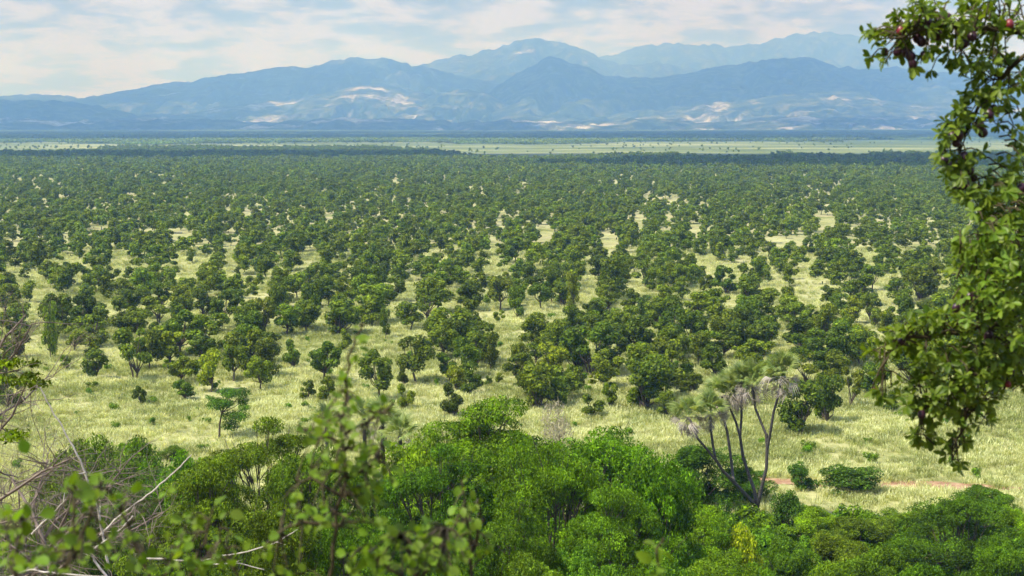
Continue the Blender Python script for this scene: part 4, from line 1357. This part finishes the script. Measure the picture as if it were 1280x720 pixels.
stick([(135, 705), (128, 665), (121, 632), (108, 596), (100, 575), (88, 553), (62, 507), (50, 484)], 14, 0.0136, 'long bleached branch slanting up to the left beside the thorn tree', 1, 2)
stick([(125, 668), (150, 645), (166, 632), (190, 615), (212, 596), (230, 578), (240, 568)], 14.5, 0.0112, 'curved bleached branch slanting up to the right', 2, 0)
stick([(178, 698), (210, 699), (250, 702), (268, 696), (310, 690), (345, 678), (372, 662)], 12, 0.0087, 'thin bleached branch lying low and curving up beside the sapling', 3, 3)
stick([(10, 722), (36, 712), (62, 716), (95, 719), (140, 722)], 10, 0.0099, 'bleached branch in the bottom left corner', 4, 2)
stick([(135, 724), (118, 700), (112, 690), (150, 662), (166, 645)], 13, 0.0124, 'short bleached forked branch between the blurred leaves', 5, 3)
stick([(40, 668), (52, 655), (68, 640), (82, 624)], 15, 0.0112, 'short grey branch inside the brown twig tangle', 6, 2)
stick([(215, 700), (260, 706), (300, 704), (330, 712)], 13, 0.0074, 'lowest thin bleached branch below the curving one', 7, 2)


# ------------------------------------------------------------------ leaves, fruit tree and saplings close to the lookout
def blade_mesh(name, mat, L=1.0, W_=0.26, obov=0.62, bend=0.25, fold=0.10):
    """One leaf along +X, midrib sunken, rounded tip."""
    ts = [0.0, 0.22, 0.45, 0.68, 0.88, 1.0]
    v = []
    for t in ts:
        w = W_ * (math.sin(PI * min(1, t ** (math.log(0.5) / math.log(obov)))) ** 0.75 if 0 < t < 1 else 0.0)
        z = -bend * t * t
        if t == 0.0:
            w = 0.015
        v += [(t * L, w, z + fold * w / W_), (t * L, 0, z), (t * L, -w, z + fold * w / W_)]
    f = []
    for i in range(len(ts) - 1):
        a = i * 3
        f += [(a, a + 1, a + 4, a + 3), (a + 1, a + 2, a + 5, a + 4)]
    mb = MB(); mb.add(v, f)
    return mb.mesh(name, mat), np.array(v), np.array(f)


FIG = [blade_mesh('leaf', M['fig_leaf'], 1, w, 0.66, b) for w, b in ((0.24, 0.15), (0.21, 0.35), (0.26, 0.05))]
RND = [blade_mesh('leaf', M['shoot_leaf'], 1, w, 0.5, b) for w, b in ((0.36, 0.15), (0.32, 0.3), (0.40, 0.05))]


def leaf_matrix(loc, d, nrm, sc):
    d = d.normalized()
    yv = nrm.cross(d)
    if yv.length < 1e-4:
        yv = Vector((0, 1, 0)).cross(d)
    yv.normalize(); zv = d.cross(yv)
    return Matrix.Translation(loc) @ Matrix((d, yv, zv)).transposed().to_4x4() @ Matrix.Scale(sc, 4)


def set_leaves(mats, kinds, parent, limit, mass_name, mat, base):
    """The first LIMIT leaves become parts of their own, the others one mesh."""
    for k, m in enumerate(mats[:limit]):
        o = link('leaf', kinds[k % len(kinds)][0], parent)
        o.matrix_local = m
    rest_ = mats[limit:]
    if rest_:
        mb = MB()
        for k, m in enumerate(rest_):
            _, v, f = kinds[k % len(kinds)]
            A = np.array(m)
            mb.add(v @ A[:3, :3].T + A[:3, 3], f)
        o = mb.build(mass_name, mat, parent)
        tag(o, kind='stuff')


def fruit_tree():
    D = 7.6
    r5 = np.random.RandomState(88)
    b = Vector((4.6, 8.3, 0)); b.z = float(hgt(b.x, b.y))
    root = empty('fruit_tree', b)
    tag(root, 'fruit tree close by with glossy leaves and dark purple fruit hanging into view', 'tree')
    A = lambda x, y, dd=0.0: at(x, y, D + dd) - b
    top = Vector((0.1, 0, 5.0))
    tr = MB()
    tr.tube([(0, 0, -.4), (0.05, 0, 1.6), (0.0, 0.1, 3.4), top, (0.2, 0.1, 7.0)], [0.20, 0.17, 0.15, 0.12, 0.05], 9)
    tr.build('trunk', M['bark'], root, smooth=True)
    boughs = [
        [A(1420, 60), A(1330, 30), A(1290, 42), A(1255, 36), A(1220, 34, -.1), A(1180, 32, -.1), A(1145, 40, -.1), A(1112, 48, -.1)],
        [A(1330, 30), A(1275, 75), A(1240, 110, .1), A(1218, 140, .1), A(1203, 175, .1), A(1198, 210, .1), A(1206, 244, .1)],
        [A(1400, 240), A(1330, 230, .2), A(1290, 240, .2), A(1262, 275, .2), A(1238, 320, .2), A(1226, 370, .2), A(1222, 400, .2)],
        [A(1400, 240), A(1320, 330), A(1280, 370), A(1255, 395), A(1236, 418), A(1226, 448), A(1205, 470), A(1186, 486), A(1160, 505), A(1152, 535)],
        [A(1280, 372), A(1240, 400), A(1208, 414), A(1170, 421, -.1), A(1130, 424, -.1), A(1112, 440, -.1), A(1096, 470, -.1)],
        [A(1226, 448), A(1215, 490), A(1205, 520, -.1), A(1195, 548, -.1), A(1190, 575, -.1)],
        [A(1340, 420, .2), A(1290, 440, .2), A(1262, 470, .2), A(1250, 500, .2)],
    ]
    starts = [Vector((0.15, 0.05, 6.2)), None, Vector((0.05, 0.05, 4.6)), None, None, None, Vector((0.0, 0.05, 3.4))]
    allp = []
    for bp, s_ in zip(boughs, starts):
        pts = ([s_] if s_ else []) + bp
        P2 = []
        for i in range(len(pts) - 1):
            for k in range(3):
                P2.append(pts[i].lerp(pts[i + 1], k / 3) + (Vector(r5.normal(size=3)) * 0.008 if (i or k) else Vector()))
        P2.append(pts[-1])
        mb = MB(); mb.tube(P2, list(np.linspace(0.026 if s_ else 0.014, 0.004, len(P2))), 6)
        mb.build('branch', M['dark_stem'], root, smooth=True)
        allp += P2[3:]
    # leafy blobs: x, y, radius x, radius y, rosettes, depth spread
    blobs = [
        (1105, 58, 22, 22, 9, .12), (1125, 40, 26, 20, 10, .15), (1150, 30, 28, 26, 14, .2), (1185, 22, 30, 24, 16, .2), (1220, 20, 30, 22, 16, .2), (1255, 18, 30, 22, 14, .2), (1132, 68, 18, 16, 7, .1), (1185, 55, 24, 18, 9, .15), (1208, 60, 14, 22, 6, .1), (1278, 28, 20, 18, 6, .2),
        (1173, 87, 7, 6, 1, .05), (1192, 82, 5, 8, 1, .05), (1225, 80, 14, 18, 6, .1), (1232, 105, 14, 18, 6, .1), (1262, 90, 24, 22, 10, .2), (1222, 130, 24, 16, 10, .15), (1205, 150, 24, 18, 10, .15), (1190, 172, 22, 18, 9, .15), (1200, 195, 22, 18, 9, .15), (1195, 215, 20, 16, 8, .15), (1205, 236, 12, 12, 4, .1), (1285, 115, 18, 28, 8, .2), (1275, 175, 14, 20, 5, .15), (1262, 140, 18, 20, 7, .15), (1272, 210, 16, 20, 7, .2), (1245, 215, 14, 18, 4, .15), (1240, 75, 20, 18, 6, .15),
        (1222, 248, 20, 14, 9, .2), (1255, 262, 32, 26, 22, .35), (1278, 240, 20, 22, 10, .3), (1235, 300, 30, 28, 22, .4), (1270, 310, 26, 34, 26, .5), (1222, 345, 26, 26, 18, .4), (1260, 362, 34, 34, 32, .5), (1208, 320, 12, 14, 5, .2),
        (1225, 392, 36, 24, 24, .4), (1265, 410, 30, 30, 24, .5), (1190, 402, 28, 16, 12, .2), (1155, 410, 24, 14, 9, .15), (1125, 425, 22, 14, 8, .15), (1102, 440, 14, 12, 4, .1), (1100, 480, 12, 14, 4, .1), (1165, 440, 22, 16, 9, .2),
        (1180, 465, 30, 20, 15, .25), (1215, 450, 30, 22, 18, .3), (1150, 490, 22, 20, 10, .2), (1195, 495, 30, 22, 15, .25), (1225, 485, 22, 22, 11, .3), (1258, 465, 22, 22, 10, .3), (1205, 515, 34, 16, 12, .2), (1155, 515, 18, 14, 6, .15), (1160, 540, 14, 12, 5, .1), (1190, 548, 16, 10, 4, .1), (1192, 572, 10, 12, 3, .1), (1238, 505, 12, 10, 2, .1), (1270, 445, 16, 20, 8, .3), (1275, 480, 14, 10, 3, .2),
    ]
    mats = []
    twig = MB()
    allp_a = np.array([tuple(p) for p in allp])
    for (bx, by, rx, ry, nr, dz) in blobs:
        for k in range(int(round(nr * (1.35 if by < 245 else 1.7)))):
            a = r5.rand() * 6.28; q = math.sqrt(r5.rand())
            x, y, dd = bx + 1.28 * rx * q * math.cos(a), by + 1.15 * ry * q * math.sin(a), r5.uniform(-dz, dz)
            p = A(x, y, dd)
            j = int(np.argsort(((allp_a - np.array(p)) ** 2).sum(1))[r5.randint(0, 5)])
            src = Vector(allp_a[j])
            if (p - src).length > 0.17:      # a short twig of its own
                src = p + (src - p).normalized() * 0.10
            if (p - src).length > 0.03:
                mid = src.lerp(p, 0.5) + Vector((0, 0, 0.02))
                twig.tube([src, mid, p], [0.005, 0.004, 0.003], 4)
            ax = (p - src)
            ax = ax.normalized() if ax.length > 0.02 else Vector((-0.4, -0.2, 0.2)).normalized()
            ax = (ax + Vector(r5.normal(size=3)) * 0.4 + Vector((0, 0, 0.15))).normalized()
            u = ax.orthogonal().normalized(); w = ax.cross(u)
            nlf = r5.randint(6, 9)
            for l in range(nlf):
                th = l * 2.4 + r5.rand() * 0.6
                open_ = 0.55 + 0.75 * r5.rand()
                d = ax * math.cos(open_) + (u * math.cos(th) + w * math.sin(th)) * math.sin(open_)
                d = (d + Vector((0, 0, -0.12))).normalized()
                nn = (ax * 0.8 + Vector((0, 0, 0.7)) + Vector(r5.normal(size=3)) * 0.25)
                m = leaf_matrix(p + ax * (0.012 * l / nlf), d, nn, r5.uniform(0.040, 0.070))
                mats.append((dd + (0 if -20 < x < 1275 else 5), m))
    twig.build('twig', M['dark_stem'], root)
    mats.sort(key=lambda q: q[0])
    mats = [m for _, m in mats]
    set_leaves(mats, FIG, root, 300, 'foliage', M['fig_leaf'], b)
    # fruit
    mb = MB()
    nu, nv = 12, 8
    v = []
    for j in range(nv + 1):
        t = PI * j / nv
        for i in range(nu):
            a = 2 * PI * i / nu
            r = math.sin(t) * (1 - 0.12 * math.cos(t))
            v.append((r * math.cos(a), r * math.sin(a), 1.18 * math.cos(t) - (0.12 if j == 0 else 0)))
    f = [(j * nu + i, (j + 1) * nu + i, (j + 1) * nu + (i + 1) % nu, j * nu + (i + 1) % nu) for j in range(nv) for i in range(nu)]
    mb.add(v, f)
    md_, mr_ = mb.mesh('fruit', M['fruit_dark']), mb.mesh('fruit', M['fruit_red'])
    for me in (md_, mr_):
        me.polygons.foreach_set('use_smooth', np.ones(len(me.polygons), bool))
    fr = [(1184, 22, 0), (1174, 28, 0), (1165, 35, 0), (1208, 31, 0), (1126, 38, 1), (1122, 64, 0), (1133, 66, 0), (1106, 65, 0), (1206, 54, 0), (1147, 47, 0), (1141, 80, 0), (1152, 52, 0), (1231, 130, 0), (1243, 137, 0), (1225, 156, 0), (1190, 170, 0), (1198, 168, 0), (1186, 207, 0), (1200, 203, 0), (1212, 212, 0), (1206, 231, 0), (1202, 312, 1), (1195, 385, 0), (1236, 420, 0), (1127, 427, 0), (1180, 488, 0), (1152, 518, 0), (1093, 488, 1), (1260, 480, 1), (1262, 463, 0), (1250, 465, 1), (1262, 30, 1), (1156, 70, 0), (1172, 44, 0), (1160, 28, 0), (1190, 30, 0), (1215, 45, 0), (1138, 70, 0), (1195, 178, 0), (1206, 196, 0), (1180, 200, 0), (1236, 142, 0), (1217, 222, 0), (1196, 236, 0), (1228, 165, 0), (1260, 300, 0), (1240, 350, 0), (1277, 235, 0), (1212, 370, 0)]
    for (x, y, red) in fr:
        c = link('fruit', mr_ if red else md_, root)
        p = A(x, y, -0.12 + 0.12 * r5.rand())
        s_ = r5.uniform(0.021, 0.028) * (0.7 if (x in (1093, 1202, 1260)) else 1)
        c.matrix_local = Matrix.Translation(p) @ Euler((r5.normal() * .4, r5.normal() * .4, 0)).to_matrix().to_4x4() @ Matrix.Scale(s_, 4)
        if red:
            c['label'] = 'red half ripe fruit'


fruit_tree()


def sapling(name, label, cat, D, stems, blobs, seed, size=(0.05, 0.085), kinds=RND, r0=0.006, dens=1.0):
    r5 = np.random.RandomState(seed)
    p0 = at(*stems[0][0], D)
    b = Vector((p0.x, p0.y, float(hgt(p0.x, p0.y))))
    root = empty(name, b)
    tag(root, label, cat)
    A = lambda x, y, dd=0.0: at(x, y, D + dd) - b
    st = MB(); allp = []
    for i, s_ in enumerate(stems):
        pts = [A(*q) for q in s_]
        if i == 0 or s_[0][1] >= 715:
            pts = [Vector((pts[0].x * 0.6, pts[0].y, -0.1))] + pts
        P2 = []
        for q in range(len(pts) - 1):
            for k in range(3):
                P2.append(pts[q].lerp(pts[q + 1], k / 3) + Vector(r5.normal(size=3)) * 0.004)
        P2.append(pts[-1])
        st.tube(P2, list(np.linspace(r0, 0.003, len(P2))), 6)
        allp += P2[2:]
    pa = np.array([tuple(p) for p in allp])
    mats = []
    for (bx, by, rx, ry, n, dz) in blobs:
        for k in range(int(n * dens)):
            a = r5.rand() * 6.28; q = math.sqrt(r5.rand())
            p = A(bx + rx * q * math.cos(a), by + ry * q * math.sin(a), r5.uniform(-dz, dz))
            src = Vector(pa[int(np.argmin(((pa - np.array(p)) ** 2).sum(1)))])
            ax = p - src
            if ax.length > 0.04:
                st.tube([src, src.lerp(p, .5) + Vector((0, 0, .01)), p], [0.003, 0.0025, 0.0015], 3)
            d = (ax.normalized() if ax.length > 1e-3 else Vector((1, 0, 0))) + Vector(r5.normal(size=3)) * 0.6 + Vector((0, 0, 0.1))
            nn = Vector((0, -0.45, 0.8)) + Vector(r5.normal(size=3)) * 0.5
            mats.append(leaf_matrix(p, d, nn, r5.uniform(*size)))
    st.build('stem', M['dark_stem'], root, smooth=True)
    set_leaves(mats, kinds, root, 300, 'foliage', M['shoot_leaf'], b)


sapling('sapling', 'slender young tree with soft green leaves, close by and out of focus', 'sapling', 4.0,
        [[(412, 730), (418, 660), (430, 600), (431, 565), (429, 520), (432, 470), (442, 432), (453, 404)], [(431, 560), (395, 535), (372, 540)], [(430, 545), (470, 520), (492, 505)], [(425, 620), (395, 600), (370, 600)], [(430, 600), (470, 580), (480, 560)], [(418, 660), (380, 650), (350, 665)]],
        [(447, 425, 7, 18, 7, .03), (436, 470, 10, 20, 7, .05), (430, 515, 26, 26, 28, .2), (398, 540, 26, 20, 20, .2), (450, 560, 34, 24, 34, .25), (410, 580, 30, 22, 22, .25), (480, 515, 18, 16, 10, .1), (470, 590, 30, 22, 20, .2), (380, 640, 36, 30, 26, .25), (450, 640, 26, 34, 20, .2), (350, 690, 30, 28, 16, .2)],
        61, (0.022, 0.042), dens=1.35)
sapling('sapling', 'thin yellowish shoot standing right of the taller blurred sapling', 'sapling', 4.4,
        [[(588, 730), (590, 680), (583, 640), (577, 600)], [(590, 690), (602, 650), (598, 625)]],
        [(576, 603, 8, 14, 6, .04), (584, 640, 20, 18, 16, .1), (592, 680, 22, 22, 18, .12), (570, 660, 12, 14, 7, .08)],
        62, (0.022, 0.040), dens=1.4)
sapling('leafy_shrub', 'bright leafy shrub filling the bottom edge between the two saplings', 'shrub', 4.0,
        [[(520, 740), (515, 700), (500, 670)], [(520, 730), (550, 690), (560, 660)], [(515, 730), (470, 700), (455, 680)]],
        [(500, 690, 46, 26, 46, .3), (550, 690, 36, 28, 40, .3), (460, 700, 30, 20, 22, .2), (530, 660, 20, 14, 9, .15)],
        63, (0.026, 0.046), dens=1.4)
sapling('leafy_shrub', 'blurred broad leaved shrub in the bottom left corner', 'shrub', 3.6,
        [[(20, 740), (22, 690), (30, 650)], [(60, 740), (90, 690), (95, 620)], [(90, 700), (110, 650), (125, 610)]],
        [(25, 680, 34, 34, 40, .25), (75, 690, 34, 26, 26, .25), (100, 640, 30, 30, 20, .15), (85, 610, 14, 14, 6, .05), (125, 615, 20, 24, 12, .15), (8, 650, 14, 20, 9, .1), (38, 572, 5, 8, 1, .02), (118, 690, 30, 20, 14, .2)],
        64, (0.026, 0.048))
sapling('leafy_shrub', 'blurred leafy shrub on the bottom edge right of the bleached branches', 'shrub', 3.8,
        [[(190, 740), (175, 690), (150, 640)], [(230, 740), (250, 690), (262, 650)], [(195, 740), (215, 700), (225, 680)], [(310, 740), (285, 700), (275, 660)]],
        [(160, 665, 24, 30, 14, .2), (185, 690, 30, 24, 20, .2), (235, 695, 34, 20, 24, .2), (250, 655, 24, 18, 9, .1), (285, 690, 26, 24, 16, .2), (155, 620, 16, 18, 6, .1), (275, 640, 12, 12, 3, .05), (205, 620, 8, 10, 2, .05)],
        65, (0.026, 0.046))
sapling('shoot', 'single blurred upright shoot at the bottom right of the grey green bush', 'shoot', 4.2,
        [[(826, 740), (824, 710), (820, 690), (830, 672)]],
        [(824, 690, 6, 14, 6, .03), (818, 708, 8, 10, 5, .04)], 66, (0.035, 0.06))
